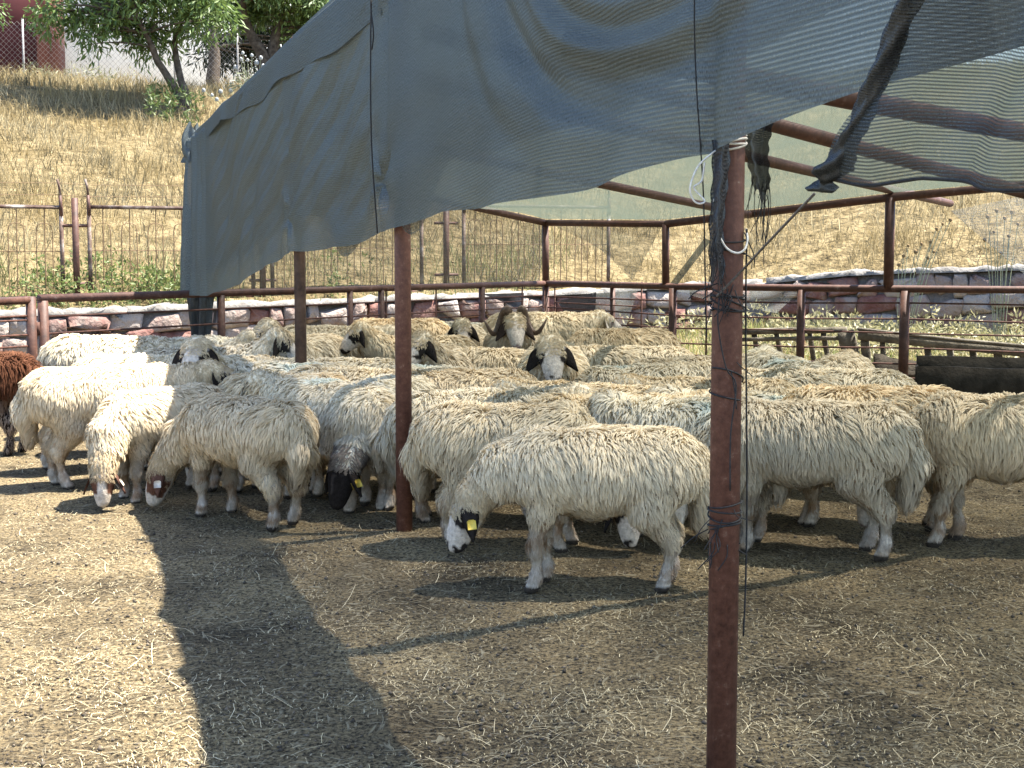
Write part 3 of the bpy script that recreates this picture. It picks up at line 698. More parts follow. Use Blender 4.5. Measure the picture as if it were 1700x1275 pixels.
# ------------------------------------------------------------------ shade structure
PT = [np.array([.609, 4.02, 0]), np.array([-.59, 7.69, 0]), np.array([-1.504, 10.1, 0]), np.array([-3.17, 14.55, 0])]
P0 = np.array([1.83, .51, 0.0]); PM = np.array([2.6, -1.8, 0.0])
front = np.array([PT[3], PT[2], PT[1], PT[0], P0, PM]); fz = np.array([2.73, 3.02, 3.16, 3.36, 3.5, 3.55])
fs = np.concatenate([[0], np.cumsum(np.linalg.norm(np.diff(front, axis=0), axis=1))])   # metres along the front line
def FP(s, z=0.0):
    p = np.array([np.interp(s, fs, front[:, 0]), np.interp(s, fs, front[:, 1]), 0.0]); p[2] = z; return p
ST3, ST2, ST1, ST0 = fs[1], fs[2], fs[3], fs[4]
sh = empty("shade_structure", PT[1]); tag(sh, "frame of red painted pipes holding the shade nets over the sheep", "pavilion")
MB().tube(rel(sh, Z(PT[0], -.15), Z(PT[0], 3.36)), .0435, 20).build("pole", M["pipe_worn"], sh, True)["label"] = "nearest red pole with wires wound round it"
MB().tube(rel(sh, Z(PT[1], -.15), Z(PT[1], 3.16)), .0445, 16).build("pole", M["pipe_worn"], sh, True)
MB().box((-.036, -.036, -.15), (.036, .036, 3.02), at=rel(sh, PT[2])[0]).build("pole", M["greypost"], sh)
MB().tube(rel(sh, Z(PT[3], -.15), Z(PT[3], 2.73)), .04, 12).build("pole", M["pipe"], sh, True)
MB().tube(rel(sh, Z(P0, -.15), Z(P0, 3.5)), .0435, 12).build("pole", M["pipe"], sh, True)
B0, B1, B2 = HP(905, 370, 19.85), HP(1105, 372, 17.9), HP(1478, 328, 16.55); B3 = HP(1720, 306, 16.0); B4 = HP(2150, 262, 15.0)
MB().tube(rel(sh, *[Z(f, z - .03) for f, z in zip(front, fz)]), .024, 8).build("eave_pipe", M["pipe"], sh, True)
MB().tube(rel(sh, B0, B1), .045, 10).build("back_beam", M["pipe"], sh, True)
MB().tube(rel(sh, B1, B2, B3, B4), .048, 10).build("back_beam", M["pipe"], sh, True)
MB().tube(rel(sh, Z(PT[3], 2.6), B0), .045, 10).build("side_beam", M["pipe"], sh, True)
for bb, rr in ((B0, .05), (B1, .048), (B2, .058)):
    base = RF(906) if bb is B0 else RF(1105) if bb is B1 else RF(1474)
    MB().tube(rel(sh, Z(base, RZ - .01), bb), rr, 10).build("back_post", M["pipe"], sh, True)
MB().tube(rel(sh, Z(PT[2], 2.45), HP(1245, 357, 17.35)), .045, 10).build("rafter", M["pipe"], sh, True)
S_ = HP(669, 127, 7.69); MB().tube(rel(sh, S_, S_ + (B2 + [0, 0, .09] - S_) * 1.31), .05, 10).build("rafter", M["pipe"], sh, True)
MB().tube(rel(sh, [-.43, 7.23, 2.62], [4.58, 10.67, 1.77]), .045, 10).build("rafter", M["pipe"], sh, True)
MB().tube(rel(sh, [.2, 5.27, 2.27], [4.0, 7.9, 1.95]), .045, 10).build("rafter", M["pipe"], sh, True)

M["net"] = net_mat("dark_blue_grey_shade_net", (.052, .061, .056), .98, .014, .12, (.094, .108, .100), trans=.28)
M["net_in"] = net_mat("dark_shade_net_inner", (.046, .053, .050), .72, .014, .12, (.075, .084, .079), trans=.40)
M["net_roof"] = net_mat("green_grey_roof_net", (.034, .044, .034), .83, .022, .10, (.082, .098, .076), trans=.55, var=.55)
M["net_flap"] = net_mat("black_ribbed_flap_net", (.022, .026, .026), .64, .0165, .30, (.055, .062, .062), trans=.35)
M["net_thin"] = net_mat("thin_torn_net", (.05, .054, .038), .46, .05, .05, (.10, .10, .07), trans=.5, var=.5)
M["net_pale"] = net_mat("thin_pale_net", (.24, .25, .225), .30, .05, .05, (.32, .33, .30), trans=.5, var=.4)
M["net_black"] = net_mat("black_loose_net", (.010, .010, .011), .98, .012, .12, (.03, .03, .032), trans=.2)

def sheet(fn, nu, nv, name, mat, parent=None):
    u, v = np.meshgrid(np.linspace(0, 1, nu), np.linspace(0, 1, nv)); V, UV = fn(u.ravel(), v.ravel())
    i = np.arange(nu * nv).reshape(nv, nu); q = np.stack([i[:-1, :-1], i[:-1, 1:], i[1:, 1:], i[1:, :-1]], -1).reshape(-1, 4)
    o = np.array(parent.location) if parent else np.zeros(3)
    return link(name, mesh_np(name, V - o, q, True, None, UV), mat, parent)
# roof net: ruled between the front eave and the back beams
bk = np.array([B0, B1, B2, HP(1900, 290, 15.6), [11.5, 12.5, 2.7], [13, 10, 2.8]]) + [0, 0, .055]
# the last two back points carry the net on over the side of the pen nearest the camera
def roof_fn(u, v):
    s = u * 5; f = np.stack([np.interp(s, range(6), front[:, 0]), np.interp(s, range(6), front[:, 1]), np.interp(s, range(6), fz)], 1)
    b_ = np.stack([np.interp(s, range(6), bk[:, c]) for c in range(3)], 1)
    p = f + (b_ - f) * v[:, None]
    p[:, 2] += (-.10 * np.sin(np.pi * v) + .03 * vnoise(p[:, :2], 15, 2, .5)) * np.sin(np.pi * v)
    ln = np.linalg.norm(b_ - f, axis=1)
    return p, np.stack([v * ln, s * 3.6], 1)
rn = sheet(roof_fn, 60, 50, "roof_net", M["net_roof"]); tag(rn, "green grey shade net stretched as a roof over the sheep", "shade net")

# front curtain
cs = np.array([-.05, .35, 1.0, ST3, (ST3 + ST2) / 2, ST2, ST2 + 1.2, ST1 - .6, ST1, ST1 + .7, ST1 + 1.4])
cb = np.array([1.15, 1.10, 1.10, 1.50, 1.56, 1.63, 1.68, 1.76, 1.785, 1.83, 1.90])
def curt(u, v, inner=False):
    s0, s1 = -.02, ST1 + 1.35
    s = s0 + (s1 - s0) * u; sc = np.clip(s, 0, None)
    p = np.stack([np.interp(sc, fs, front[:, 0]), np.interp(sc, fs, front[:, 1]), np.zeros_like(s)], 1)
    zt = np.interp(sc, fs, fz); zb = np.interp(s, cs, cb) + .02 * np.sin(s * 1.7) + .006 * np.sin(s * 5.3 + 1)
    if inner:
        zb = zb + .24 - .30 * np.exp(-((s - (ST3 * .42 + ST2 * .58)) / .42) ** 2) - .28 * np.exp(-((s - ST2 - .35) / .34) ** 2)
    z = zt + (zb - zt) * v
    n = np.array([-.95, -.31, 0])
    d = .02 * vnoise(np.stack([s, z], 1), 17, 3, .45)
    # swags sinking between the two near poles
    c_s, c_z = ST1 - .35, 2.95
    rr = np.sqrt(((s - c_s) / 1.55) ** 2 + ((z - c_z) / .95) ** 2); win = np.exp(-((rr - .75) / .5) ** 2) * sstep((ST1 + .7 - s) / 1.0) * sstep((s - ST2 + .2) / .8) * sstep((z - zb - .05) / .5)
    th = np.arctan2((c_z - z) / .95, (s - c_s) / 1.55)
    d += win * (.042 * np.sin(rr * 11 + .6 * np.sin(th * 2)) + .026 * np.sin(rr * 21 + 1.3 * np.sin(th * 1.5) + 1) + .012 * np.sin(rr * 43 + 2 * np.sin(th)))
    # stretch lines between the middle pole and the left end
    k2 = sstep((ST2 - s) / .6) * sstep((s - .9) / .8)
    d += k2 * sstep((z - zb) / .25) * (.013 * np.sin((z * 1.0 - s * .42) * 9 + 1.2 * np.sin(s)) + .006 * np.sin((z - s * .35) * 26 + np.sin(s * 2)) + .003 * np.sin((z - s * .4) * 61 + 3 * np.sin(s * 1.4)) + .014 * np.sin(s * 9 + 1.5 * np.sin(z * 2)) * sstep((2.4 - z) / .6) * sstep((z - zb) / .3))
    # vertical pleats gathered at the left end
    wl = sstep((1.35 - s) / 1.3); d += wl * (.10 * np.sin(s * 16 + .5 * np.sin(z * 3)) * (.25 + .75 * v) + .03 * np.sin(s * 41 + z))
    d += wl * .05
    # pulled in against the poles
    for sp, dz in ((ST3, .02), (ST2, .02), (ST1, .03)):
        d += -dz * np.exp(-((s - sp) / .07) ** 2) * sstep((3.0 - z) / .3 + .4)
    # tie point where a ring pulls the cloth on the third pole, and on the second near its hem
    for sp, zp in ((ST3 + .03, 1.78), (ST2 - .1, 1.9), (ST2 + .02, 2.98)):
        a = np.arctan2(z - zp, s - sp); q = np.hypot(s - sp, z - zp); d += .035 * np.cos(a * 5) * np.exp(-q / .22) * (q > .02) - .04 * np.exp(-(q / .07) ** 2)
    d += .06 + .03 * v + .015 * np.sin(s * 7 + 2 * np.sin(s * 1.3)) * v ** 3
    if inner: d -= .055 + .02 * np.sin(s * 5)
    for sp in (ST3, ST2, ST1): d = np.where(np.abs(s - sp) < .16, np.maximum(d, .054 + .02 * (np.abs(s - sp) / .16) ** 2), d)
    if inner: d = d - .006
    # the top is folded over the eave pipe
    roll = np.clip((zt - z) / .10, 0, 1); d = d * sstep(roll) + .02 * (1 - roll)
    p += n * d[:, None]; p[:, 2] = z + .02 * sstep(1 - roll)
    return p, np.stack([s, (1 - v) * 1.6 + .10 * np.sin(s * 1.1) + win * .05 * np.sin(rr * 11)], 1)
cu = empty("shade_curtain", Z(FP(ST2), 1.6)); tag(cu, "blue grey shade net curtain hanging along the front of the shelter", "shade net")
sheet(lambda u, v: curt(u, v), 420, 90, "outer_layer", M["net"], cu)
sheet(lambda u, v: curt(u, v, True), 300, 60, "inner_layer", M["net_in"], cu)
# overlap strip folded down at the top left part of the curtain
def topfold(u, v):
    s = .25 + (ST2 - .1 - .25) * u; p = np.stack([np.interp(s, fs, front[:, 0]), np.interp(s, fs, front[:, 1]), np.interp(s, fs, fz)], 1)
    dep = .16 + .24 * u + .02 * np.sin(s * 2.3) + .012 * np.sin(s * 5.1 + 1)
    d = .085 + .012 * np.sin(s * 4 + v * 2) * v + .04 * np.exp(-((s - 2.1) / .18) ** 2) * v
    p[:, 2] += .02 - dep * v; p += np.array([-.95, -.31, 0]) * d[:, None] * sstep(v * 4)[:, None]
    return p, np.stack([s, v * .3], 1)
sheet(topfold, 160, 14, "folded_strip", M["net"], cu)
# grey peak of cloth at the left corner
def peak(u, v):
    a = u * 2 * np.pi; rr = .11 * (1 - .6 * v ** 2) * (1 + .35 * np.sin(3 * a + v * 5) + .15 * np.sin(7 * a)); p = np.stack([rr * np.cos(a), rr * np.sin(a), -.22 + .36 * v + .05 * np.sin(2 * a) * v], 1) + Z(FP(.02), 2.66) + np.array([-.05, -.05, 0])
    return p, np.stack([a * .15, v * .5], 1)
sheet(peak, 20, 10, "corner_bundle", M["net"], cu)
# dark bundle knotted round the corner pole below the rail
def bundle(u, v):
    a = u * 2 * np.pi; rr = (.12 - .065 * v) * (1 + .3 * np.sin(5 * a + 2 * v) + .15 * np.sin(9 * a + 5 * v)) * (1 - .45 * np.exp(-((v - .05) / .08) ** 2)); p = np.stack([rr * np.cos(a), rr * np.sin(a), 1.25 - .95 * v + .05 * np.sin(7 * a) * v], 1) + Z(PT[3], 0) + np.array([-.02, -.03, 0])
    return p, np.stack([a * .2, v], 1)
o = sheet(bundle, 40, 20, "net_bundle", M["net_black"]); tag(o, "black net bundle knotted round the far corner pole below the rail", "net bundle")

# right flap
def dflap(px): return 1.80 / ((px - 850) / F + .337)
fbx = [1340, 1392, 1432, 1460, 1520, 1620, 1668, 1700, 1800, 1960]; fby = [322, 300, 309, 312, 299, 305, 318, 321, 315, 318]
def flap_fn(u, v):
    yl = -150 + (320 + 150) * v; lp = np.interp(yl, [-150, 0, 150, 250, 320], [1566, 1512, 1452, 1400, 1362])
    px = lp + (1960 - lp) * u; by = np.interp(px, fbx, fby); y = -150 + (by + 150) * v
    d = dflap(px); V = np.array([P(a, b_, c) for a, b_, c in zip(px, y, d)])
    s = d * 1.05; z = V[:, 2]
    dd = .02 * np.sin(u * 9 + v * 4) + .03 * np.exp(-u * 8) * np.sin(v * 9) + .012 * vnoise(np.stack([s, z], 1), 19, 2, 1.0) + .03 * v * np.sin(u * 14)
    V += np.array([-.95, -.31, 0]) * dd[:, None]
    return V, np.stack([s, (1 - v) * 1.25 + .05 * u * (1 - v)], 1)
fp = empty("flap_net", HP(1420, 300, 3.4)); tag(fp, "black ribbed net flap hanging at the right with a rolled left edge", "shade net")
sheet(flap_fn, 90, 90, "net_panel", M["net_flap"], fp)
edge = [HP(a, b_, dflap(a) - .03) for a, b_ in ((1570, -150), (1512, 0), (1478, 80), (1452, 145), (1425, 205), (1405, 245), (1388, 275), (1372, 296), (1360, 318))]
tt = np.linspace(0, 1, 50); ed = np.stack([np.interp(tt, np.linspace(0, 1, len(edge)), np.array(edge)[:, c]) for c in range(3)], 1)
def roll_fn(u, v):
    i = v * 49; c = np.stack([np.interp(i, range(50), ed[:, k]) for k in range(3)], 1); a = u * 2 * np.pi
    rr = (.022 + .014 * np.exp(-((v - .78) / .10) ** 2) + .010 * np.exp(-((v - .955) / .03) ** 2) - .018 * sstep((v - .975) / .025) - .010 * np.exp(-((v - .90) / .03) ** 2)) * (1 + .22 * np.sin(3 * a + v * 30) + .1 * np.sin(7 * a - v * 50))
    c += np.stack([np.cos(a) * rr, np.sin(a) * rr * .8, np.sin(a) * rr * .35], 1)
    return c, np.stack([a * .05, v * 1.4], 1)
M["net_roll"] = net_mat("rolled_black_net", (.014, .015, .016), 1.0, .012, .25, (.045, .047, .048), trans=.15)
sheet(roll_fn, 20, 120, "rolled_edge", M["net_roll"], fp)
hem = [np.array(flap_fn(np.array([u]), np.array([1.0]))[0][0]) + [0, 0, .004] for u in np.linspace(0.02, 1, 40)]
MB().tube(rel(fp, *hem), .0032, 5).build("hem_cord", M["black_cord"], fp, True)

# thin torn nets at the back
def quad(a, b_, c, d_, sag=.05, seed=1, uvs=1.0, curl=0.0):
    a, b_, c, d_ = map(np.array, (a, b_, c, d_))
    def fn(u, v):
        p = (a * (1 - u)[:, None] + b_ * u[:, None]) * (1 - v)[:, None] + (d_ * (1 - u)[:, None] + c * u[:, None]) * v[:, None]
        w_ = np.sin(np.pi * u) * np.sin(np.pi * v); p[:, 1] += sag * w_ + .05 * vnoise(p, seed, 2, .8) * w_ + curl * np.sin(u * 9 + v * 5); p[:, 2] -= .3 * sag * w_
        return p, np.stack([u * 3 * uvs, v * 1.2 * uvs], 1)
    return fn
o = sheet(quad(Z(PT[3], 2.55), B0 + [0, 0, -.04], Z(LF(895), RZ + .02), Z(LF(345), RZ + .02), .12, 3), 30, 14, "side_net", M["net_thin"])
tag(o, "thin brownish net hung above the left fence under the roof", "shade net")
k0 = HP(1000, 410, 18.9)
o = sheet(quad(B0 + [.1, -.02, -.03], B1 + [-.05, -.02, -.03], HP(1050, 466, 18.2), k0 + [-.02, 0, -.02], .05, 4), 22, 14, "torn_net", M["net_thin"])
tag(o, "torn triangle of thin net hanging from the back beam between two posts", "shade net")
o = sheet(quad(HP(1578, 350, 18.4), HP(1900, 285, 16.2), HP(1900, 505, 16.2), HP(1700, 455, 17.2), .05, 5), 22, 14, "pale_net", M["net_pale"])
tag(o, "pale thin net hanging at the right edge beyond the back beam", "shade net")
o = sheet(quad(HP(1105, 380, 17.7), HP(1320, 356, 17.0), HP(1175, 462, 17.6), HP(1112, 468, 17.75), .04, 6), 14, 12, "torn_net", M["net_thin"])
o.scale = (1, 1, 1); bpy.data.objects.remove(o)
o = sheet(quad(HP(1113, 470, 17.65), HP(1170, 395, 17.4), HP(1180, 400, 17.4), HP(1125, 472, 17.65), .02, 6), 10, 6, "net_strip", M["net_roof"]); tag(o, "narrow green strip of torn net beside the near pole", "net strip")
for k, (pts, lb, mt) in enumerate(((((1120, 482), (1330, 480), (1290, 520), (1180, 500)), "crumpled grey net sagging on the back fence right of near pole", "net_pale"),
                       (((985, 480), (1060, 478), (1020, 600), (960, 590)), "crumpled grey net sagging on the back fence behind the horned ram", "net_pale"),
                       (((925, 500), (990, 485), (985, 560), (955, 548)), "dark net scrap caught in the fence rods behind the ram", "net_black"),
                       (((800, 488), (870, 486), (868, 520), (845, 505)), "dark net scrap tied to the rods left of the corner post", "net_black"))):
    c = [HP(px, py, (RFD and float(np.interp(px, RFX, RFD)) + .12) if px > 905 else float(LF(px)[1]) + .12) for px, py in pts]
    o = sheet(quad(*c, .05, 20 + k, .5, .03), 18, 12, "net_scrap", M[mt]); tag(o, lb, "net scrap")

# ------------------------------------------------------------------ cords, twine and tatters
def cord(name, pts, r_, mat, label, cat="cord", n=5):
    return tag(MB().tube([np.array(p) for p in pts], r_, n).build(name, M[mat], None, True), label, cat)
def curve(pts, n=24):
    """smooth curve through points (Catmull-Rom)"""
    p = np.array([np.array(q) for q in pts]); p = np.vstack([2 * p[0] - p[1], p, 2 * p[-1] - p[-2]]); out = []
    for i in range(1, len(p) - 2):
        t_ = np.linspace(0, 1, max(3, n // (len(p) - 3)), endpoint=False)[:, None]
        out.append(.5 * ((2 * p[i]) + (-p[i-1] + p[i+1]) * t_ + (2*p[i-1] - 5*p[i] + 4*p[i+1] - p[i+2]) * t_**2 + (-p[i-1] + 3*p[i] - 3*p[i+1] + p[i+2]) * t_**3))
    return np.vstack(out + [p[-2:-1]])
nC = np.array([-.95, -.31, 0])
cord("tie_cord", curve([FP(ST2 + .02, 2.98) + nC * .16, FP(ST2 + .02, 2.6) + nC * .17, FP(ST2 + .02, 2.1) + nC * .17, FP(ST2 + .01, 1.62) + nC * .14]), .004, "black_cord", "thin dark cord hanging down the curtain in front of the middle pole")
cord("tie_cord", curve([FP(ST2 + .04, 2.98) + nC * .16, FP(ST2 + .08, 2.8) + nC * .18, FP(ST2 + .09, 2.66) + nC * .17, FP(ST2 + .05, 2.58) + nC * .17]), .004, "black_cord", "short loose cord end beside the knot on the middle pole")
kn = MB()
for k in range(5):
    a = np.linspace(0, 6.3, 12); R_ = .022 + .004 * k
    kn.tube(np.stack([R_ * np.cos(a), .4 * R_ * np.sin(a * 1.0 + k), R_ * np.sin(a + k * .4)], 1) + FP(ST2 + .02, 2.98) + nC * .15, .007, 5)
tag(kn.build("cord_knot", M["grey_cord"], None, True), "pale knot of twine tying the curtain to the middle pole", "knot")
cord("tie_cord", curve([HP(1153, -60, 4.020), HP(1153, 60, 4.020), HP(1157, 160, 4.020), HP(1162, 230, 4.040), HP(1168, 330, 4.070), HP(1171, 480, 4.120), HP(1173, 560, 4.120)]), .0022, "black_cord", "long thin cord hanging down left of the nearest pole")
cord("stay_cord", curve([HP(1352, 322, 3.27), HP(1270, 408, 3.620), HP(1236, 445, 3.900), HP(1190, 492, 3.970)]), .0035, "grey_cord", "taut cord from the flap corner down to the nearest pole")
p1 = PT[0]
def ring(z, r_, turns, dz, seed, th0=0.0):
    r = np.random.default_rng(seed); a = th0 + np.linspace(0, turns * 2 * np.pi, int(turns * 22)); zz = z + np.linspace(0, dz, len(a)) + .006 * np.sin(a * 1.3 + seed) + .01 * np.sin(a + seed)
    return np.stack([p1[0] + r_ * np.cos(a), p1[1] + r_ * np.sin(a), zz], 1)
cord("twine_ring", ring(1.822, .047, 3.2, -.018, 1), .0035, "white_cord", "white twine wound round the top of the nearest pole", "twine")
cord("twine_loop", curve([HP(1188, 250, 3.950), HP(1160, 275, 3.950), HP(1146, 310, 3.940), HP(1150, 330, 3.940), HP(1160, 338, 3.940), HP(1170, 333, 3.940), HP(1152, 312, 3.950), HP(1165, 300, 3.950), HP(1170, 270, 3.950)], 60), .0028, "white_cord", "white twine loop hanging left of the nearest pole", "twine")
cord("twine_loop", curve([HP(1186, 330, 3.960), HP(1188, 372, 3.965), HP(1203, 408, 3.965), HP(1222, 420, 3.965), HP(1236, 414, 3.970), HP(1241, 398, 3.990), HP(1239, 380, 4.010)], 60), .0032, "white_cord", "white twine loop drooping across the front of nearest pole", "twine")
for k, (z, tn, dz, lb) in enumerate(((1.40, 5, -.06, "tangle of black wire wound round the nearest pole at rail height"), (1.555, 1.6, -.05, "black wire turn on the nearest pole below the white twine"), (.80, 2.6, -.05, "upper black wire tie low on the nearest pole"), (.73, 1.7, .012, "lower black wire tie low on the nearest pole"), (1.18, 1.3, -.09, "slanting black wire turn on the nearest pole"))):
    e = empty("wire_tie", (p1[0], p1[1], z)); tag(e, lb, "wire"); mb = MB().tube(ring(z, .0475, tn, dz, 5 + k, 3.6) - np.array(e.location), .0025, 5)
    r = np.random.default_rng(40 + k)
    mb.build("coil", M["black_cord"], e, True); m2 = MB()
    for j in range(9 if k in (0, 3) else 3):
        a = r.uniform(2.6, 5.9); s0 = np.array([.047 * math.cos(a), .047 * math.sin(a), r.uniform(-.05, .03)]); dr = np.array([math.cos(a) * .05, -.03, 0]) * r.uniform(.2, 1) + np.array([r.normal(0, .03), 0, -r.uniform(.02, .11)])
        m2.tube(curve([s0, s0 + dr * .5 + r.normal(0, .012, 3), s0 + dr], 8), .0017, 4)
    m2.build("loose_ends", M["black_cord"], e, True)
cord("hanging_wire", curve([HP(1194, 495, 3.960), HP(1192, 540, 3.960), HP(1205, 610, 3.960), HP(1222, 640, 3.965), HP(1213, 720, 3.960), HP(1212, 815, 3.960)]), .0022, "black_cord", "black wire snaking down the front of the nearest pole")
cord("hanging_wire", curve([HP(1240, 380, 4.000), HP(1238, 520, 4.040), HP(1240, 800, 4.040), HP(1238, 960, 4.040), HP(1234, 1056, 4.040)]), .0028, "black_cord", "black wire dangling down the right side of the nearest pole")
# tattered strips either side of the nearest pole's head
def strip_fn(px0, px1, y0, y1, d, taper, seed):
    def fn(u, v):
        w_ = 1 - taper * v; c = (px0 + px1) / 2 + 4 * np.sin(v * 5 + seed); px = c + (px1 - px0) * (u - .5) * w_ + 1.5 * np.sin(v * 30 + u * 9); y = y0 + (y1 - y0) * v * (1 + .10 * np.sin(u * 9 + seed))
        V = np.array([P(a, b_, d + .03 * math.sin(c_ * 7 + seed)) for a, b_, c_ in zip(px, y, u)]); return V, np.stack([u * .09, v * .4], 1)
    return fn
for k, (a, lb) in enumerate((((1178, 1208, 232, 452, 3.94, .25, 1), "frayed black net strip hanging left of the nearest pole"), ((1238, 1284, 205, 326, 4.08, .45, 3), "frayed black net strip hanging right of the nearest pole"))):
    e = empty("net_tatter", HP(a[0], a[2], a[4])); tag(e, lb, "net strip", "black tatters on the nearest pole"); sheet(strip_fn(*a), 14, 40, "strip", M["net_black"], e)
    r = np.random.default_rng(60 + k); mb = MB()
    for j in range(22):
        u = r.uniform(.1, .9); pt = np.array(strip_fn(*a)(np.array([u]), np.array([r.uniform(.75, 1.0)]))[0][0]); ln = r.uniform(.03, .12 if k == 0 else .20)
        mb.tube(rel(e, *curve([pt, pt + [r.normal(0, .008), r.normal(0, .008), -ln * .5], pt + [r.normal(0, .012), r.normal(0, .01), -ln]], 8)), .0012, 3, False)
    mb.build("threads", M["black_cord"], e)

# ------------------------------------------------------------------ wooden racks behind the right fence
def plank(name, a, b_, w_, th, parent, mat="wood", jit=.006):
    """board from a to b; w_ tall, th thick"""
    a, b_ = np.array(a), np.array(b_); d = b_ - a; ln = np.linalg.norm(d); d /= ln
    up = np.array([0, 0, 1.0]) if abs(d[2]) < .8 else np.array([1.0, -.35, 0]) / np.hypot(1, .35); side = np.cross(d, up); side /= np.linalg.norm(side); up = np.cross(side, d)
    V = []
    for s in np.linspace(0, ln, 5):
        c = a + d * s; j = rng.uniform(-jit, jit, (4, 3))
        V += [c - side * th / 2 - up * w_ / 2 + j[0], c + side * th / 2 - up * w_ / 2 + j[1], c + side * th / 2 + up * w_ / 2 + j[2], c - side * th / 2 + up * w_ / 2 + j[3]]
    q = [[0, 1, 2, 3], [19, 18, 17, 16]]
    for i in range(4):
        for k in range(4): q.append([i*4+k, i*4+4+k, i*4+4+(k+1) % 4, i*4+(k+1) % 4])
    V = np.array(V) - np.array(parent.location)
    return MB().add(V, q).build(name, M[mat], parent)
e = empty("wooden_rack", (PX(1320, 17.6), 17.6, 0)); tag(e, "short weathered wooden feed rack left of the taller rack behind the fence", "feed rack", "wooden racks behind the fence")
a, b_ = HP(1228, 551, 18.0), HP(1405, 547, 17.35)
plank("top_beam", a, b_, .07, .09, e); plank("lower_beam", a + [0, -.05, -.09], b_ + [0, -.06, -.10], .05, .03, e)
for px, w_, dy in ((1252, .07, 0), (1345, .06, .03), (1367, .065, -.03), (1290, .06, .02)):
    d = float(np.interp(px, [1228, 1405], [18.0, 17.35])); p = HP(px, 552, d); plank("slat", p + [0, .03, 0], [p[0] + .09, p[1] + dy, .06], w_, .03, e)
p = HP(1403, 550, 17.3); plank("end_board", p, [p[0] + .14, p[1] - .05, .06], .2, .04, e)
e = empty("wooden_rack", (PX(1560, 17.0), 17.0, 0)); tag(e, "longer wooden slatted feed rack with a broken shade-toned board at its foot", "feed rack", "wooden racks behind the fence")
a, b_ = HP(1424, 556, 17.2), HP(1790, 594, 16.6)
plank("top_beam", a, b_, .115, .08, e); plank("capping", a + [0, 0, .072], b_ + [0, 0, .072], .03, .10, e)
for px, w_ in ((1437, .10), (1466, .06), (1541, .075), (1578, .075), (1617, .075), (1658, .095), (1700, .07)):
    d = float(np.interp(px, [1424, 1790], [17.2, 16.6])); p = HP(px, np.interp(px, [1424, 1790], [560, 598]), d); plank("slat", p + [0, .05, 0], [p[0] + .05, p[1] + .06, .05], w_, .03, e)
# broken board with a ragged top edge
n = 26; V = []; q = []
for k in range(n):
    px = 1452 + (1790 - 1452) * k / (n - 1); d = float(np.interp(px, [1424, 1790], [17.05, 16.45])); zt = P(px, 588 + (px - 1452) * .135, d).z + rng.uniform(-.02, .015) - (.10 if k > 19 and k % 3 == 0 else 0)
    x = PX(px, d, .3); V += [[x, d, .02], [x, d, zt], [x, d + .05, zt], [x, d + .05, .02]]
for k in range(n - 1):
    for m_ in range(3): q.append([k*4+m_, k*4+4+m_, k*4+5+m_, k*4+1+m_])
q += [[0, 1, 2, 3], [n*4-1, n*4-2, n*4-3, n*4-4]]
MB().add(np.array(V) - np.array(e.location), q).build("broken_board", M["shaded_wood"], e)["label"] = "shade-toned broken board with ragged top edge"
plank("foot_rail", [V[0][0], V[0][1] - .03, .08], [V[-4][0], V[-4][1] - .03, .08], .1, .05, e, "shaded_wood")

# added dark trough on the ground inside the fence, hiding the sunlit floor strip
e = empty("floor_filler", (PX(1620, 14.9), 14.9, 0)); tag(e, "added dark low wooden trough at the right behind the sheep", "filler")
a, b_ = np.array([PX(1522, 15.2, .2), 15.2, .17]), np.array([PX(1790, 14.7, .2), 14.7, .17])
plank("front_board", a, b_, .30, .035, e, "shaded_wood", .01); plank("back_board", a + [.12, .42, .06], b_ + [.12, .42, .06], .36, .035, e, "shaded_wood", .012)
plank("bottom_board", a + [.06, .21, -.10], b_ + [.06, .21, -.10], .03, .40, e, "shaded_wood")
plank("end_board", a + [.0, .02, 0], a + [.12, .42, 0], .28, .03, e, "shaded_wood"); plank("end_board", b_ + [.0, .02, 0], b_ + [.12, .42, 0], .28, .03, e, "shaded_wood")

# ------------------------------------------------------------------ sheep
from mathutils.kdtree import KDTree
def rotz2(v, a): c, s = math.cos(a), math.sin(a); return np.array([v[0] * c - v[1] * s, v[0] * s + v[1] * c, v[2]])
def unit(v): v = np.asarray(v, float); return v / np.linalg.norm(v)
POSES = {  # poll position, head direction, neck mid-point
    "graze": ((.60, 0, .41), (.45, 0, -.89), (.45, 0, .55)),
    "graze_low": ((.61, 0, .29), (.40, 0, -.92), (.47, 0, .47)),
    "look": ((.55, 0, .78), (.74, 0, -.67), (.44, 0, .67)),
    "rest": ((.62, 0, .66), (.88, 0, -.47), (.46, 0, .61)),
}
WOOL = {"cream": (.74, .64, .465), "warm": (.75, .63, .44), "grey": (.70, .605, .445), "brown": (.085, .036, .02), "white": (.76, .69, .54)}

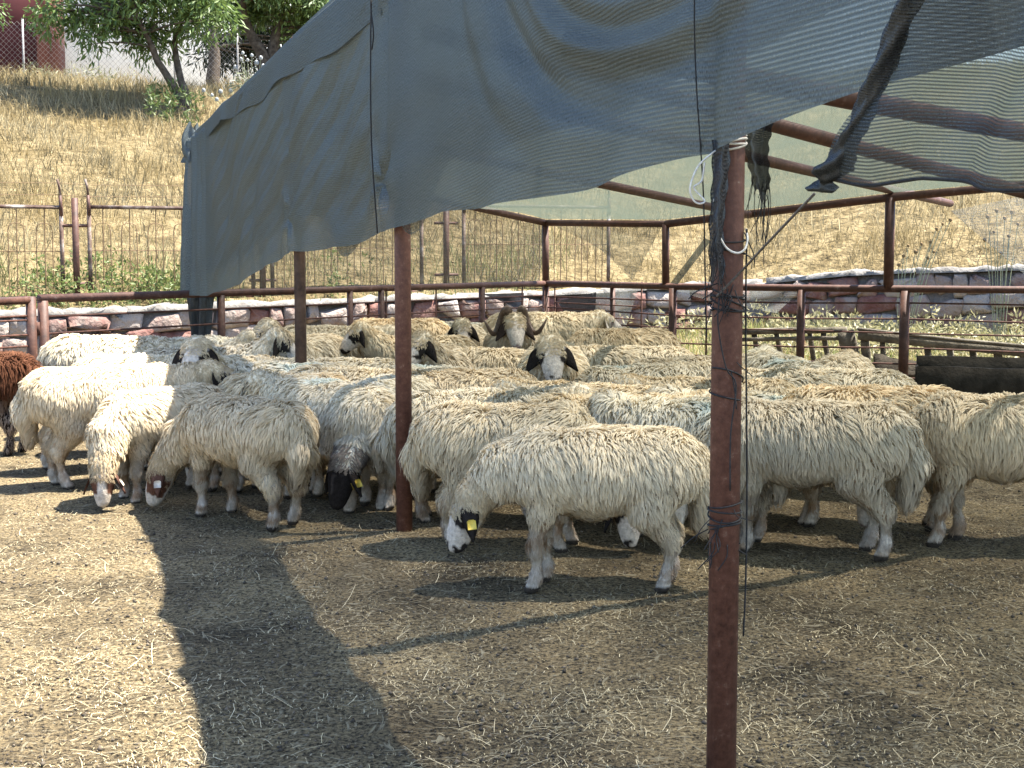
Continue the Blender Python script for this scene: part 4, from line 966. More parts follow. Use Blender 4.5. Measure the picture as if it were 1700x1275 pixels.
def build_sheep(key, pose="graze", nyaw=0.0, hyaw=0.0, face="patch", wool="cream", n=7000, seed=1, ln=1.0, rad=1.0, horns=False, tag_side=0, tag_mat="tag", legs=(0, 0, 0, 0), fat=1.0, tail=True, vox=.0155, blue=None, clumps=None, legcol=(.48, .41, .31), earcol=None, tuft=1.0):
    r = np.random.default_rng(seed)
    poll, a, mid = [np.array(q, float) for q in POSES[pose]]
    piv = np.array([.28, 0, 0]); poll = rotz2(poll - piv, nyaw) + piv; mid = rotz2(mid - piv, nyaw * .6) + piv; a = unit(rotz2(a, nyaw + hyaw))
    s = unit(np.cross([0, 0, 1.0], a)); u = unit(np.cross(a, s))
    pr = []   # (p0, p1, r0, r1, group)
    def cap(p0, p1, r0, r1, g): pr.append((np.array(p0, float), np.array(p1, float), r0, r1, g))
    f = fat
    for sy in (-.035, .035):
        cap((-.34, sy, .565), (.0, sy * 1.3, .545), .160 * f, .172 * f, 0); cap((.0, sy * 1.3, .545), (.27, sy, .555), .172 * f, .155 * f, 0)
    cap((-.17, 0, .505), (.02, 0, .475), .130 * f, .140 * f, 0); cap((.02, 0, .475), (.18, 0, .495), .140 * f, .135 * f, 0); cap((-.42, 0, .58), (-.30, 0, .61), .09, .10, 0)
    cap((.27, 0, .53), (.35, 0, .52), .135, .110, 0); cap((.20, 0, .63), (.28, 0, .64), .09, .09, 0)
    cap((.30, 0, .57), mid, .145, .112, 1); cap(mid, poll - a * .02, .112, .080, 1)
    cap(poll - a * .03, poll + a * .07, .070, .068, 2); cap(poll + a * .07, poll + a * .155 - u * .004, .062, .050, 2)
    cap(poll + a * .155 - u * .004, poll + a * .215 - u * .014, .048, .039, 2); cap(poll + a * .06 - u * .035, poll + a * .19 - u * .032, .042, .032, 2)
    for sd in (-1, 1): cap(poll + a * .065 + s * sd * .035 + u * .028, poll + a * .10 + s * sd * .04 + u * .02, .026, .024, 2)
    hoofs = []
    for k, sd in enumerate((1, -1)):
        dx = legs[k]
        cap((.25, .085 * sd, .47), (.258 + dx * .3, .095 * sd, .36), .088, .058, 3); cap((.258 + dx * .3, .095 * sd, .36), (.272 + dx * .7, .095 * sd, .215), .050, .028, 4)
        cap((.272 + dx * .7, .095 * sd, .225), (.274 + dx * .72, .095 * sd, .20), .031, .030, 4)
        cap((.272 + dx * .7, .095 * sd, .205), (.260 + dx, .095 * sd, .085), .024, .0185, 4); cap((.260 + dx, .095 * sd, .080), (.275 + dx, .095 * sd, .045), .023, .024, 4); cap((.276 + dx, .095 * sd, .024), (.305 + dx, .095 * sd, .014), .026, .018, 5)
    for k, sd in enumerate((1, -1)):
        dx = legs[2 + k]
        cap((-.30, .085 * sd, .52), (-.25 + dx * .25, .10 * sd, .40), .125, .100, 3); cap((-.25 + dx * .25, .10 * sd, .39), (-.36 + dx * .6, .10 * sd, .245), .088, .044, 3)
        cap((-.37 + dx * .6, .10 * sd, .25), (-.372 + dx * .62, .10 * sd, .225), .031, .029, 4)
        cap((-.368 + dx * .6, .10 * sd, .24), (-.355 + dx * .95, .095 * sd, .09), .027, .0205, 4); cap((-.355 + dx * .95, .095 * sd, .085), (-.340 + dx, .095 * sd, .045), .024, .025, 4); cap((-.338 + dx, .095 * sd, .024), (-.31 + dx, .095 * sd, .014), .026, .018, 5)
    if tail: cap((-.47, 0, .60), (-.515, .01, .47), .050, .062, 6); cap((-.515, .01, .47), (-.50, .015, .31), .060, .034, 6)
    lo = np.array([-.66, -.36, -.03]); hi = np.array([max(.98, 0), .36, .96]); pm = np.array([poll, poll + a * .26])
    lo = np.minimum(lo, pm.min(0) - .12); hi = np.maximum(hi, pm.max(0) + .12); lo[2] = -.03
    dims = np.ceil((hi - lo) / vox).astype(int)
    g = np.stack(np.meshgrid(*[lo[k] + np.arange(dims[k]) * vox for k in range(3)], indexing="ij"), -1).astype(np.float32)
    def dist(pts, each=False):
        acc = np.zeros(pts.shape[:-1], np.float32); lst = []; kk = .013
        for p0, p1, r0, r1, gr in pr:
            ab = p1 - p0; t_ = np.clip(((pts - p0.astype(np.float32)) @ ab.astype(np.float32)) / float(ab @ ab), 0, 1)
            d = np.linalg.norm(pts - p0.astype(np.float32) - t_[..., None] * ab.astype(np.float32), axis=-1) - (r0 + (r1 - r0) * t_)
            if each: lst.append(d)
            else: acc += np.exp(-np.clip(d, -.25, .4) / kk)
        return np.stack(lst, -1) if each else -kk * np.log(acc + 1e-30)
    D = np.clip(dist(g), -.08, .08)
    vg = openvdb.FloatGrid(.08); vg.copyFromArray(np.ascontiguousarray(D.astype(np.float32)))
    V, Q = vg.convertToQuads(isovalue=0.0); V = np.asarray(V) * vox + lo; Q = np.asarray(Q).astype(np.int64)
    # orientation
    fn = np.cross(V[Q[:, 1]] - V[Q[:, 0]], V[Q[:, 2]] - V[Q[:, 0]]); top = np.argmax(V[Q].mean(1)[:, 2] + (np.abs(V[Q].mean(1)[:, 0]) < .2) * 5)
    if fn[top, 2] < 0: Q = Q[:, ::-1]; fn = -fn
    VN = np.zeros_like(V)
    for k in range(4): np.add.at(VN, Q[:, k], fn)
    VN /= np.linalg.norm(VN, axis=1)[:, None] + 1e-9
    grp_ = np.array([p[4] for p in pr]); GR = grp_[np.argmin(dist(V.astype(np.float32), True), -1)]
    hl = V - poll; ht = hl @ a / .235; hs = hl @ s; hu = hl @ u
    wc = np.array(WOOL[wool]); C = np.tile(wc * .95, (len(V), 1))
    dirt = np.clip((.36 - V[:, 2]) / .25, 0, 1)[:, None] * .55
    lowc = np.array(legcol); white = np.array([.52, .455, .38])
    isleg = (GR >= 3) & (GR <= 5); nz = vnoise(V, seed + 3, 3, 7.0)
    C = np.where(isleg[:, None], lowc, C)
    shank = (GR == 4) & (V[:, 2] < .24); C = np.where(shank[:, None], lowc * .75 + white * .25, C); C = np.where(((GR >= 4) & (V[:, 2] < .14))[:, None], white, C)
    C = C * (1 - .45 * np.clip(nz * 1.3 + .25, 0, 1)[:, None] * isleg[:, None] * np.array([.7, 1.0, 1.25]))
    hoof = (GR >= 4) & (V[:, 2] < .030 + .006 * nz); C[hoof] = (.05, .04, .032)
    head = (GR == 2); blk = np.array([.022, .018, .016]); brn = np.array([.075, .035, .022])
    if wool == "brown": C[:] = wc; C[isleg] = (.02, .014, .011); C[head] = (.03, .018, .013)
    else:
        fc = {"patch": white, "black": blk, "brown": white * .9, "white": white * .92, "speck": white}[face]
        C[head] = fc
        if face == "black": C[head & (hu > .045) & (ht > .3) & (np.abs(hs) < .012)] = (.06, .05, .045)
        eyed = np.sqrt(((ht - .34) / .22) ** 2 + ((hu - .012) / .052) ** 2 + ((np.abs(hs) - .06) / .045) ** 2) + .18 * vnoise(V, seed + 9, 2, 16.0)
        dk = brn if face == "brown" else blk
        if face in ("patch", "brown", "speck"): C[head & (eyed < 1.0)] = dk
        if face == "brown": C[head & (ht > .25) & (ht < .75) & (np.abs(hs) > .028)] = dk * 1.3
        if face == "speck": C[head & (vnoise(V, seed + 5, 2, 14.0) > .35)] = dk
        if face in ("patch", "speck"): C[head & (ht > .93) & (vnoise(V, seed + 6, 2, 12.0) > -.25)] = blk; C[head & (ht > .78) & (hu < -.035)] = blk
        if face == "white": C[head & (eyed < .55)] = (.2, .15, .12); C[head & (ht > 1.02)] = (.25, .17, .15)
        C[head & (ht < .16)] = wc * .8
    body = mesh_np("body_" + key, V, Q, True, C)
    # ---- fleece: locks of wool combed down the flanks, gathered in clumps
    T = np.concatenate([Q[:, [0, 1, 2]], Q[:, [0, 2, 3]]]); tn = np.cross(V[T[:, 1]] - V[T[:, 0]], V[T[:, 2]] - V[T[:, 0]]); ar = np.linalg.norm(tn, axis=1) / 2
    tg = GR[T[:, 0]]; tc_ = V[T].mean(1); th_ = ((tc_ - poll) @ a) / .235; tu = (tc_ - poll) @ u; ts = np.abs((tc_ - poll) @ s)
    wgt = np.select([tg == 0, tg == 1, tg == 6, tg == 3, tg == 4], [1.0, 1.15, 1.1, .9, .0], 0.0)
    wgt = np.where((tg == 4) & (tc_[:, 2] > .045), 1.5, wgt)
    crown = (tg == 2) & ((th_ < .22) | ((th_ < .40) & (tu > .035) & (face != "black"))); wgt = np.where(crown, 2.0, wgt); wgt = np.where((tg == 2) & ~crown & (th_ < .5) & (tu < -.01), .5, wgt)
    pa = ar * wgt; pa /= pa.sum()
    def flow(p, nrm, k):
        z = np.array([0, 0, -1.0]); side = np.sign(p[:, 1]) + 0.0
        g_ = np.stack([np.full(len(p), -.22), side * .55 * np.exp(-(p[:, 1] / .10) ** 2) + .12 * side, np.full(len(p), -1.0)], 1)
        g_[:, 0] += .55 * vnoise(p, seed + 21, 2, 2.3); g_[:, 1] += .30 * vnoise(p, seed + 22, 2, 3.1); g_[:, 2] += .25 * vnoise(p, seed + 23, 2, 2.6)
        topm = np.clip((nrm[:, 2] - .55) / .4, 0, 1)[:, None]
        rnd = np.stack([vnoise(p, seed + 24 + q, 2, 4.2) for q in range(3)], 1); g_ += topm * rnd * .75
        tv = g_ - nrm * (g_ * nrm).sum(1)[:, None]; return tv / (np.linalg.norm(tv, axis=1)[:, None] + 1e-6)
    def paths(p, nrm, tg_, hd):
        m = len(p); tv = flow(p, nrm, 0)
        L_ = np.select([tg_ == 0, tg_ == 1, tg_ == 6, tg_ == 3, tg_ == 4], [.070, .062, .075, .046, .020], .028) * ln
        L_ = np.where(tg_ == 0, L_ * (.55 + .45 * np.clip((p[:, 2] - .38) / .17, 0, 1)), L_); L_ = np.where((tg_ == 3) & (p[:, 2] < .36), L_ * .75, L_); L_ = np.where((tg_ == 4) & (p[:, 2] > .2), L_ * 1.6, L_); L_ = np.where((tg_ == 1) & hd, L_ * .6, L_); L_ = np.where(tg_ == 2, .026 * tuft, L_)
        L_ = L_ * r.uniform(.75, 1.25, m) * (1 + .25 * vnoise(p, seed + 31, 2, 2.0)); pts = [p.copy()]; cur = p.copy()
        wob = r.uniform(0, 6.28, m); sdv = np.cross(nrm, tv)
        lift = np.where(nrm[:, 2] > .6, .52, .40)[:, None] * r.uniform(.7, 1.3, (m, 1))
        for k, (ln_, tt_, gv) in enumerate(((1.0, .6, 0), (.42, 1.0, .06), (.02, 1.0, .14))):
            d = nrm * lift * ln_ * 1.25 + tv * tt_ + np.array([0, 0, -gv]) + sdv * (.28 * np.sin(wob + k * 2.1))[:, None]
            d /= np.linalg.norm(d, axis=1)[:, None]; cur = cur + d * (L_ / 3)[:, None]; pts.append(cur.copy())
        return np.stack(pts, 1), L_
    nc = clumps or n // 6
    tot = n + nc; ti = r.choice(len(T), tot, p=pa); ba = r.random((tot, 2)); sw = ba.sum(1) > 1; ba[sw] = 1 - ba[sw]; bc = np.c_[1 - ba.sum(1), ba]
    RP = (V[T[ti]] * bc[:, :, None]).sum(1); RN = (VN[T[ti]] * bc[:, :, None]).sum(1); RN /= np.linalg.norm(RN, axis=1)[:, None]; RG = tg[ti]
    near_head = np.linalg.norm(RP - poll, axis=1) < .14
    PTS, LL = paths(RP, RN, RG, near_head)
    # nearest clump, in blocks
    cr = RP[n:]; kd = KDTree(nc)
    for q_ in range(nc): kd.insert(cr[q_], q_)
    kd.balance(); idx = np.array([kd.find(p_)[1] for p_ in RP[:n]])
    CP_ = PTS[n:][idx]; own = PTS[:n].copy(); far = (np.linalg.norm(RP[:n] - cr[idx], axis=1) > .07) | (RG[:n] == 4) | (r.random(n) < .06)
    ws = np.array([0, .22, .40, .52])[None, :, None] * np.where(far, 0, 1)[:, None, None] * r.uniform(.7, 1.15, (n, 1, 1))
    own = own * (1 - ws) + CP_ * ws; own[:, 1:] += r.normal(0, .0020, (n, 3, 3))
    # flat tapering strands lying along the coat
    tdir = np.gradient(own, axis=1); tdir /= np.linalg.norm(tdir, axis=2)[:, :, None] + 1e-9
    ref = np.cross(tdir, RN[:n][:, None, :] + r.normal(0, .35, (n, 1, 3))); ref /= np.linalg.norm(ref, axis=2)[:, :, None] + 1e-9; bi = np.cross(ref, tdir)
    rr = np.array([.0028, .0030, .0022])[None, :] * rad * r.uniform(.7, 1.35, (n, 1)) * np.clip(LL[:n] / .05, .5, 1.1)[:, None]
    rings = []; nrs = []
    for k in range(3):
        for j in (-1, 1):
            rings.append(own[:, k] + rr[:, k:k+1] * j * ref[:, k]); nrs.append(bi[:, k] * .42 + RN[:n] * .75 + ref[:, k] * j * .22)
    rings.append(own[:, 3]); nrs.append(bi[:, 2] * .45 + RN[:n] * .7); W = np.stack(rings, 1).reshape(-1, 3); WN = np.stack(nrs, 1).reshape(-1, 3); WN /= np.linalg.norm(WN, axis=1)[:, None] + 1e-9
    i = (np.arange(n) * 7)[:, None]; qd = [i + [[0, 1, 3, 2]], i + [[2, 3, 5, 4]]]; trr = [i + [[4, 5, 6]]]
    cv = r.uniform(.86, 1.12, nc)[idx] * r.uniform(.90, 1.10, n); SC = wc[None] * cv[:, None]
    yel = np.clip(vnoise(RP[:n], seed + 41, 2, 1.8) * .8, 0, 1)[:, None]
    if wool == "brown":
        lite = np.clip(vnoise(RP[:n], seed + 42, 2, 2.5) + (RP[:n, 2:3].ravel() - .62) * 3, 0, 1)[:, None]; SC = SC * (1 - lite) + np.array([.20, .095, .055]) * cv[:, None] * lite
        belly = np.clip((.46 - RP[:n, 2]) / .1 + vnoise(RP[:n], seed + 43, 2, 4.0) * .6, 0, 1)[:, None] * (RP[:n, 0] < .1)[:, None] * .5; SC = SC * (1 - belly) + np.array([.5, .42, .34]) * belly
    else:
        SC = SC * (1 - .5 * yel) + wc * np.array([1.01, .96, .86]) * cv[:, None] * .5 * yel
        soil = np.clip((.42 - RP[:n, 2]) / .22, 0, 1)[:, None] * np.clip(.45 + .8 * vnoise(RP[:n], seed + 44, 3, 4.0), 0, 1)[:, None] * .75; soil = np.maximum(soil, (np.clip((-.36 - RP[:n, 0]) / .12, 0, 1) * np.clip((.5 - RP[:n, 2]) / .2, 0, 1))[:, None] * .6)
        soil = np.maximum(soil, .30 * np.clip((.60 - RP[:n, 2]) / .22, 0, 1)[:, None] * np.clip(.6 + .7 * vnoise(RP[:n], seed + 45, 3, 3.0), 0, 1)[:, None])
        SC = SC * (1 - soil) + np.array([.30, .215, .135]) * cv[:, None] * soil
        legm = (RG[:n] == 4)[:, None]; hide = C[T[ti[:n], 0]]; SC = np.where(legm, hide * cv[:, None], SC)
        SC = np.where(((RG[:n] == 2) | near_head[:n])[:, None], SC * np.array([.80, .76, .70]), SC)
        if face == "black": SC = np.where((np.linalg.norm(RP[:n] - poll, axis=1) < .13)[:, None], np.array([.26, .22, .18]) * cv[:, None], SC)
        for bc_ in ([blue] if blue else []):
            dd = np.linalg.norm((RP[:n] - np.array(bc_[:3])) / np.array([.13, .10, .10]), axis=1) + .5 * vnoise(RP[:n], seed + 46, 2, 6.0); w_ = np.clip(1.1 - dd, 0, .45)[:, None]; SC = SC * (1 - w_) + np.array([.36, .53, .56]) * w_
    fleece = mesh_np("fleece_" + key, W, [np.concatenate(qd), np.concatenate(trr)], True, np.repeat(SC, 7, 0)); fleece.normals_split_custom_set_from_vertices(WN.astype(np.float32))
    out_ = {"body": body, "fleece": fleece, "ears": [], "eyes": [], "horns": [], "tag": None}
    # ears: drooping leaves with thickness
    ecol = np.array(earcol) if earcol is not None else (np.array([.02, .016, .014]) if face in ("patch", "black", "speck") else np.array([.10, .05, .035]) if face == "brown" else np.array([.52, .45, .36]))
    if wool == "brown": ecol = np.array([.03, .018, .013])
    for sd in (1, -1):
        base = poll + a * .015 + s * sd * .058 + u * .026; dr = unit(s * sd * .82 - u * .50 + a * .22 + np.array([0, 0, -.35])); wv = unit(a * .75 - u * .55 + np.array([0, 0, .0]))
        if pose.startswith("graze"): dr = unit(s * sd * .42 - a * .10 + np.array([0, 0, -.85])); wv = np.cross(dr, s)
        wv = unit(wv - dr * (wv @ dr)); nn = np.cross(dr, wv)
        EV = []; m = 8
        for k in range(m):
            t_ = k / (m - 1); w_ = .040 * math.sin(math.pi * min(1, .16 + .84 * t_) ** .8) * (1.0 if t_ < .97 else .5) + .004; c = base + dr * .15 * t_ + np.array([0, 0, -.03]) * t_ * t_
            for (l, o_) in ((-1, 0), (-.5, -.006), (0, -.010), (.5, -.006), (1, 0), (.5, -.001), (0, -.004), (-.5, -.001)): EV.append(c + wv * l * w_ + nn * o_ * 1.2)
        q = []
        for k in range(m - 1):
            for j in range(8): q.append([k*8+j, k*8+(j+1) % 8, k*8+8+(j+1) % 8, k*8+8+j])
        q += []
        EV = np.array(EV); tr_ = [[(m-1)*8 + 0, (m-1)*8 + j, (m-1)*8 + j + 1] for j in range(1, 7)]
        ec = np.tile(ecol, (len(EV), 1))
        if face == "patch": ec[np.arange(len(EV)) // 8 == 0] = (.5, .46, .4)
        out_["ears"].append(mesh_np("ear_" + key, EV, [np.array(q), np.array(tr_)], True, ec))
        ep = poll + a * .078 + s * sd * .0655 + u * .022
        em = MB(); k_ = 8; VV = []; qq = []
        for i2 in range(5):
            ph = -math.pi / 2 + math.pi * i2 / 4
            for j2 in range(k_): VV.append([.0125 * math.cos(ph) * math.cos(j2 * math.pi / 4), .0125 * math.cos(ph) * math.sin(j2 * math.pi / 4), .0125 * math.sin(ph)])
        for i2 in range(4):
            for j2 in range(k_): qq.append([i2*k_+j2, i2*k_+(j2+1) % k_, i2*k_+k_+(j2+1) % k_, i2*k_+k_+j2])
        em.add(np.array(VV) + ep, qq); out_["eyes"].append(em.mesh("eye_" + key, True))
        if tag_side == sd:
            c = base + dr * .085 + np.array([0, 0, -.012]); tm = MB(); fx = nn * (-.016 if (nn @ np.cross(dr, a)) > 0 else .016)
            best = nn * .014 if True else fx
            for sgn in (1, -1):
                cc = c + nn * .015 * sgn; sq = []
                for l, h_ in ((-.021, -.028), (.021, -.028), (.021, .012), (.011, .018), (-.011, .018), (-.021, .012)): sq.append(cc + wv * l + (-dr) * h_)
                s2 = [p_ + nn * .003 * sgn for p_ in sq]; VV = np.array(sq + s2); tm.add(VV, [[j2, (j2+1) % 6, 6 + (j2+1) % 6, 6 + j2] for j2 in range(6)], [[0, j2, j2+1] for j2 in range(1, 5)] + [[6, 6+j2+1, 6+j2] for j2 in range(1, 5)])
            out_["tag"] = (tm.mesh("ear_tag_" + key), tag_mat)
        if horns:
            hp = []; hr = []
            for k in range(60):
                t_ = k / 59; ph = t_ * 1.75 * math.pi + .3; R_ = .105 - .025 * t_; cpt = poll - a * .045 + u * .005
                p_ = cpt + s * sd * (.055 + .20 * t_ ** 1.25) + (u * math.cos(ph) - a * math.sin(ph)) * R_ * 1.0 - u * .02
                hp.append(p_); hr.append((.034 * (1 - t_) ** .65 + .004) * (1 + .07 * math.sin(t_ * 130)))
            out_["horns"].append(MB().tube(hp, hr, 8).mesh("horn_" + key, True))
    return out_

FLOCK = {}
def place(key, px, d, heading, label, scale=1.0, dz=0.0):
    pt = FLOCK[key]; x = PX(px, d, .45); e = empty("sheep", (x, d, float(ground_z(x, d)) * .5 + dz), math.radians(heading)); 
    k_ = len(bpy.data.objects); hv = random.Random(int(px * 7 + d * 100)); inner_ = d > 8.0
    if inner_: scale *= hv.uniform(.95, 1.07)
    e.rotation_euler = (math.radians(hv.uniform(-1.5, 1.5)), math.radians(hv.uniform(-3.5, 2.5)) if inner_ else 0, math.radians(heading + (hv.uniform(-12, 12) if inner_ and heading > -60 else 0))); e.scale = (scale * (.95 if d < 6.5 else hv.uniform(.94, 1.02)), scale * hv.uniform(.96, 1.10), scale)
    tag(e, label, "sheep", "flock of sheep in the pen")
    link("body", pt["body"], M["body"], e); link("fleece", pt["fleece"], M["fleece"], e)
    for m_ in pt["ears"]: link("ear", m_, M["body"], e)
    for m_ in pt["eyes"]: link("eye", m_, M["eye"], e)
    for m_ in pt["horns"]: link("horn", m_, M["horn"], e)
    if pt["tag"]: link("ear_tag", pt["tag"][0], M[pt["tag"][1]], e)
    return e
B = build_sheep
FLOCK["h1"] = B("a", "graze", .10, .12, "patch", "cream", 27000, 11, tag_side=1, legs=(.03, -.03, .02, -.03), legcol=(.46, .39, .30))
FLOCK["h2"] = B("b", "graze_low", -.25, -.9, "patch", "cream", 24000, 12, legs=(.03, -.02, -.02, .03), ln=1.1)
FLOCK["h3"] = B("c", "graze_low", .2, .2, "white", "grey", 25000, 13, legs=(.0, .04, -.05, .03), ln=1.12)
FLOCK["h4"] = B("d", "graze_low", -.35, 0, "white", "grey", 23000, 14, legs=(.07, -.06, .10, -.02), ln=1.2)
FLOCK["h5"] = B("e", "graze_low", .45, .35, "brown", "warm", 24000, 15, tag_side=1, tag_mat="tag_pale", legs=(.02, -.03, -.02, .02), ln=1.05)
FLOCK["h6"] = B("f", "rest", .2, 0, "patch", "cream", 20000, 16, legs=(0, 0, .02, -.03), ln=.85, blue=(.05, 0, .74))
FLOCK["h7"] = B("g", "graze_low", -.15, -.2, "black", "white", 19000, 17, tag_side=1, legs=(.06, -.05, 0, 0))
FLOCK["h9"] = B("h", "rest", -.1, 0, "patch", "warm", 24000, 18, ln=.72, legs=(.0, .03, -.03, .04), clumps=4600)
FLOCK["look"] = B("i", "look", .05, .08, "patch", "cream", 12500, 19, vox=.018, rad=1.35)
FLOCK["look2"] = B("j", "look", -.2, -.25, "speck", "grey", 12500, 20, vox=.018, rad=1.35)
FLOCK["rest"] = B("k", "rest", .15, 0, "white", "cream", 12500, 22, vox=.018, rad=1.35)
FLOCK["rest2"] = B("l", "rest", -.3, -.2, "patch", "white", 12500, 23, vox=.018, rad=1.35, ln=1.15, blue=(-.15, .05, .74))
FLOCK["graze"] = B("m", "graze_low", .1, .15, "patch", "warm", 12500, 24, vox=.018, rad=1.35, tag_side=-1)
FLOCK["ram"] = B("n", "look", .0, .05, "white", "grey", 12500, 25, vox=.018, rad=1.35, horns=True, fat=1.06, earcol=(.05, .035, .028))
FLOCK["brown"] = B("o", "rest", .0, 0, "white", "brown", 14000, 26, ln=1.5, legcol=(.02, .014, .011))
for a in (
    ("h1", 990, 6.36, 180, "foremost white faced sheep grazing left with a yellow ear tag", .985),
    ("h2", 852, 7.22, -5, "sheep right of the middle pole turning its rump left behind the foremost sheep", 1.0),
    ("h3", 1335, 7.1, 164, "shaggy sheep with hanging tail standing just right of the nearest pole", 1.03),
    ("h4", 1672, 7.3, 172, "shaggy sheep walking left at the right edge of the photo", 1.06),
    ("h5", 405, 7.98, 140, "cream sheep with brown patched face grazing at the front of the left group", .95),
    ("h6", 545, 8.55, 145, "sheep with bluish back behind the brown faced grazer, rump towards the middle pole", 1.02),
    ("h7", 655, 8.65, -108, "black faced sheep with ear tag grazing left of the middle pole", .98),
    ("h5", 268, 8.75, 228, "sunlit sheep grazing with its tagged head low beside the big cream sheep", .87),
    ("h9", 192, 9.25, 9, "big sunlit cream sheep standing side-on near the left edge", 1.04),
    ("h9", 165, 9.9, 12, "sunlit sheep whose rump shows just behind the big cream sheep", 1.0),
    ("brown", -42, 10.7, 178, "dark brown long haired sheep cut by the left edge", 1.02),
    ("rest2", 235, 10.65, 6, "sunlit pale haired sheep seen over the big cream sheep's back", 1.0),
    ("rest", 190, 11.75, 9, "sunlit sheep nearest the gate post with its back to the left fence", 1.08),
    ("graze", 262, 12.65, 4, "sheep farthest left against the rods with half its back in shade", 1.0),
    ("look", 312, 12.0, 14, "grey woolled sheep lifting its head above the left group", 1.03),
    ("look", 374, 10.05, -100, "black eared sheep facing the camera over the left group", 1.0),
    ("look2", 345, 11.15, 16, "dark eyed sheep resting its head rightward behind the black eared one", 1.0),
    ("rest2", 438, 9.75, 176, "sheep with bluish back behind the front left grazers", 1.0),
    ("rest", 595, 9.2, 10, "curly backed sheep between the square post and the middle pole", 1.0),
    ("graze", 775, 8.95, 4, "yellowish sheep just right of the middle pole in the second row", 1.0),
    ("rest", 565, 10.35, 178, "cream sheep behind the curly backed one left of the middle pole", 1.0),
    ("rest2", 735, 10.05, 2, "long backed sheep crossing behind the middle pole", 1.0),
    ("look2", 728, 11.3, -97, "sheep with black mouth staring out right beside the middle pole", 1.04),
    ("look2", 508, 12.7, -112, "white nosed sheep peering out right of the square post", 1.05),
    ("look", 695, 13.1, 200, "sheep with its dark eyed head turned left behind the middle pole", 1.05),
    ("rest", 545, 14.2, 8, "pale sheep along the left fence behind the white nosed one", 1.08),
    ("graze", 655, 15.0, 176, "sheep near the left fence just left of the middle pole", 1.08),
    ("rest2", 440, 13.5, 172, "sheep beside the square post against the left fence", 1.0),
    ("look", 775, 14.4, -92, "white blazed sheep facing out just left of the horned ram", 1.05),
    ("ram", 853, 13.5, -88, "ram with large curled brown horns facing the camera", 1.12),
    ("rest", 895, 15.4, 12, "large pale sheep nearest the far corner post behind the ram", 1.14),
    ("rest2", 745, 16.0, 170, "sheep farthest back by the fence left of the far corner", 1.05),
    ("graze", 1025, 13.1, 213, "shaggy sheep with raised rump slanting down from the back fence", 1.08),
    ("graze", 835, 11.6, 178, "golden backed sheep side-on just before the horned ram", 1.0),
    ("look", 922, 10.25, -94, "black eared white faced sheep facing the camera in the flock's middle", 1.06),
    ("rest", 985, 8.7, 170, "sheep in the third row below the white faced one", 1.0),
    ("rest2", 1078, 9.75, 24, "pale sheep right of the white faced one in the flock's middle", 1.0),
    ("rest2", 1150, 7.45, 150, "sheep directly behind the foremost one's rump", 1.0),
    ("rest", 800, 8.05, 3, "sheep behind the rump-turned one right of the middle pole", 1.0),
    ("rest", 1155, 10.4, 10, "sheep with rounded back just left of the nearest pole towards the back", 1.02),
    ("rest", 1040, 11.3, 174, "sheep below the slanting shaggy one right of the middle", 1.0),
    ("graze", 1438, 7.80, 168, "sheep close behind the shaggy hanging-tailed one", 1.05),
    ("rest", 1375, 9.0, 166, "sheep in the third row right of the nearest pole", 1.03),
    ("rest2", 1292, 10.1, 98, "bluish marked sheep facing away right of the nearest pole", 1.02),
    ("rest", 1400, 10.25, 78, "sheep facing away before the short wooden rack", 1.0),
    ("rest", 1192, 8.85, 175, "sheep half hidden by the nearest pole in the third row", 1.0),
    ("rest2", 1245, 8.05, 172, "sheep showing between the nearest pole and the shaggy hanging-tailed one", 1.0),
    ("graze", 468, 8.95, 158, "low backed sheep between the bluish backed pair on the left", .97),
    ("rest", 1010, 7.95, 8, "sheep closely behind the foremost one's shoulders", .98),
): place(a[0], a[1], a[2], a[3], a[4], a[5])

# ------------------------------------------------------------------ litter on the pen floor
def floor_pts(n, seed, dmin=3.2, dmax=15.0, pw=1.9):
    r = np.random.default_rng(seed); d = dmin + (dmax - dmin) * r.random(n) ** pw; x = (r.random(n) * 2 - 1) * (.40 * d + .35)
    return x, d, r
x, y, r = floor_pts(84000, 201); n = len(x)
cl = vnoise(np.stack([x, y], 1), 71, 3, .8); k = r.random(n) < np.clip(.50 + .75 * cl, .06, 1); x, y = x[k], y[k]; n = len(x)
ang = r.uniform(0, np.pi, n); ln = np.where(r.random(n) < .10, r.gamma(2.5, .020, n) + .018, r.gamma(1.8, .006, n) + .006); wd = r.uniform(.0010, .0026, n); tilt = r.normal(0, .22, n); bend = r.normal(0, .16, n)
dv = np.stack([np.cos(ang) * np.cos(tilt), np.sin(ang) * np.cos(tilt), np.sin(tilt)], 1); sv = np.stack([-np.sin(ang), np.cos(ang), np.zeros(n)], 1)
c = np.stack([x, y, ground_z(x, y) + .004 + .5 * ln * np.abs(np.sin(tilt)) * .8], 1)
p0 = c - dv * ln[:, None] / 2; p2 = c + dv * ln[:, None] / 2; pm = c + sv * (bend * ln)[:, None] * .5 + np.array([0, 0, .003])
W_ = sv * wd[:, None] / 2; up = np.array([0, 0, .0012])
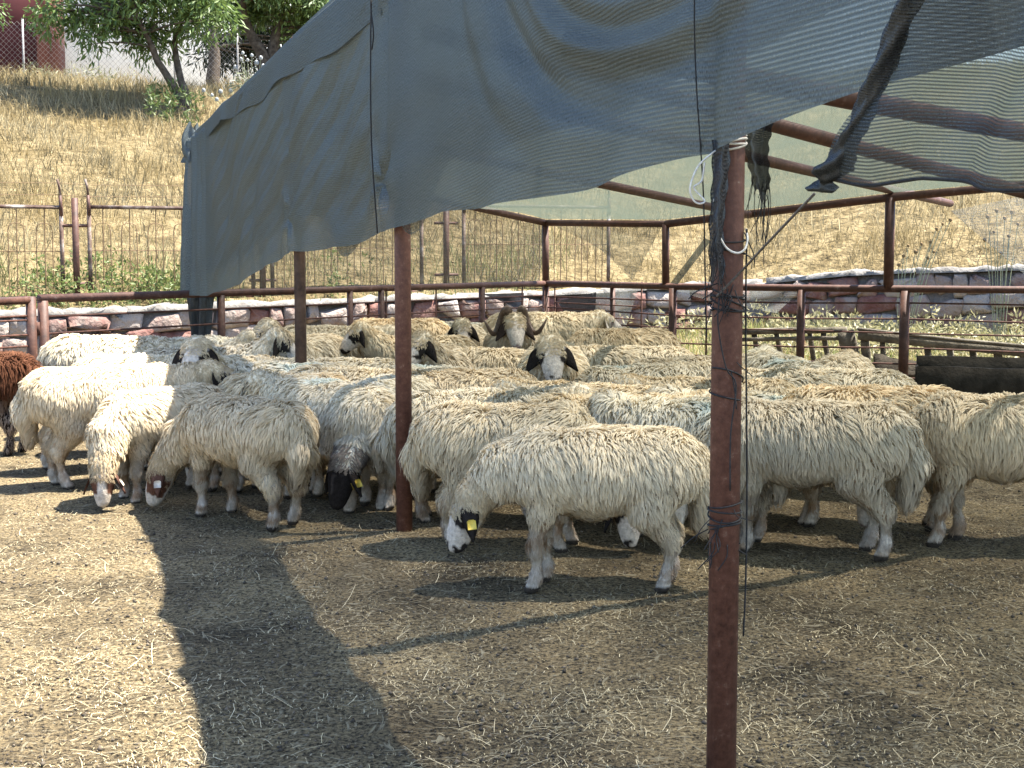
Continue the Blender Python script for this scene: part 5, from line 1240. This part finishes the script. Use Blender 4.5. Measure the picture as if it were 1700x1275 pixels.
V = np.stack([p0 - W_, p0 + W_, pm + W_ + up, pm - W_ + up, p2 + W_ * .8, p2 - W_ * .8], 1).reshape(-1, 3); i = np.arange(n)[:, None] * 6
C = np.array([.42, .345, .20]) * r.uniform(.55, 1.35, (n, 1)); C += (r.random((n, 1)) < .16) * np.array([.18, .16, .12]); C = np.where((ln > .045)[:, None], C * .5 + np.array([.34, .29, .19]), C); C = np.clip(C, .02, .8)
tag(link("straw", mesh_np("straw", V, np.concatenate([i + [[0, 1, 2, 3]], i + [[3, 2, 4, 5]]]), False, np.repeat(C, 6, 0)), M["straw"]), "loose straw bits scattered over the pen floor", "straw", kind="stuff")
# dung crumbs and clods
x, y, r = floor_pts(34000, 211, 3.2, 13.0, 1.8); n = len(x)
cl = vnoise(np.stack([x, y], 1), 75, 3, .9); k = r.random(n) < np.clip(.5 + .7 * cl, .08, 1); x, y = x[k], y[k]; n = len(x)
R_ = np.minimum(r.gamma(1.8, .0017, n) + .002, .012)
oc = np.array([[1, 0, 0], [0, 1, 0], [-1, 0, 0], [0, -1, 0], [0, 0, .8], [0, 0, -.5]], float)
V = (oc[None] * (1 + r.uniform(-.35, .35, (n, 6, 1))) + r.normal(0, .12, (n, 6, 3))) * R_[:, None, None]
th = r.uniform(0, 6.28, n); cs_, sn_ = np.cos(th), np.sin(th); V = np.stack([V[..., 0] * cs_[:, None] - V[..., 1] * sn_[:, None], V[..., 0] * sn_[:, None] + V[..., 1] * cs_[:, None], V[..., 2]], -1)
V += np.stack([x, y, ground_z(x, y) + R_ * .25], 1)[:, None]; i = np.arange(n)[:, None] * 6
tr = np.concatenate([i + [f_] for f_ in ([0, 1, 4], [1, 2, 4], [2, 3, 4], [3, 0, 4], [1, 0, 5], [2, 1, 5], [3, 2, 5], [0, 3, 5])])
C = np.array([.085, .067, .047]) * r.uniform(.4, 1.7, (n, 1))
tag(link("dung_crumbs", mesh_np("dung_crumbs", V.reshape(-1, 3), tr, False, np.repeat(C, 6, 0)), M["straw"]), "dark dung crumbs trodden into the pen floor", "crumbs", kind="stuff")
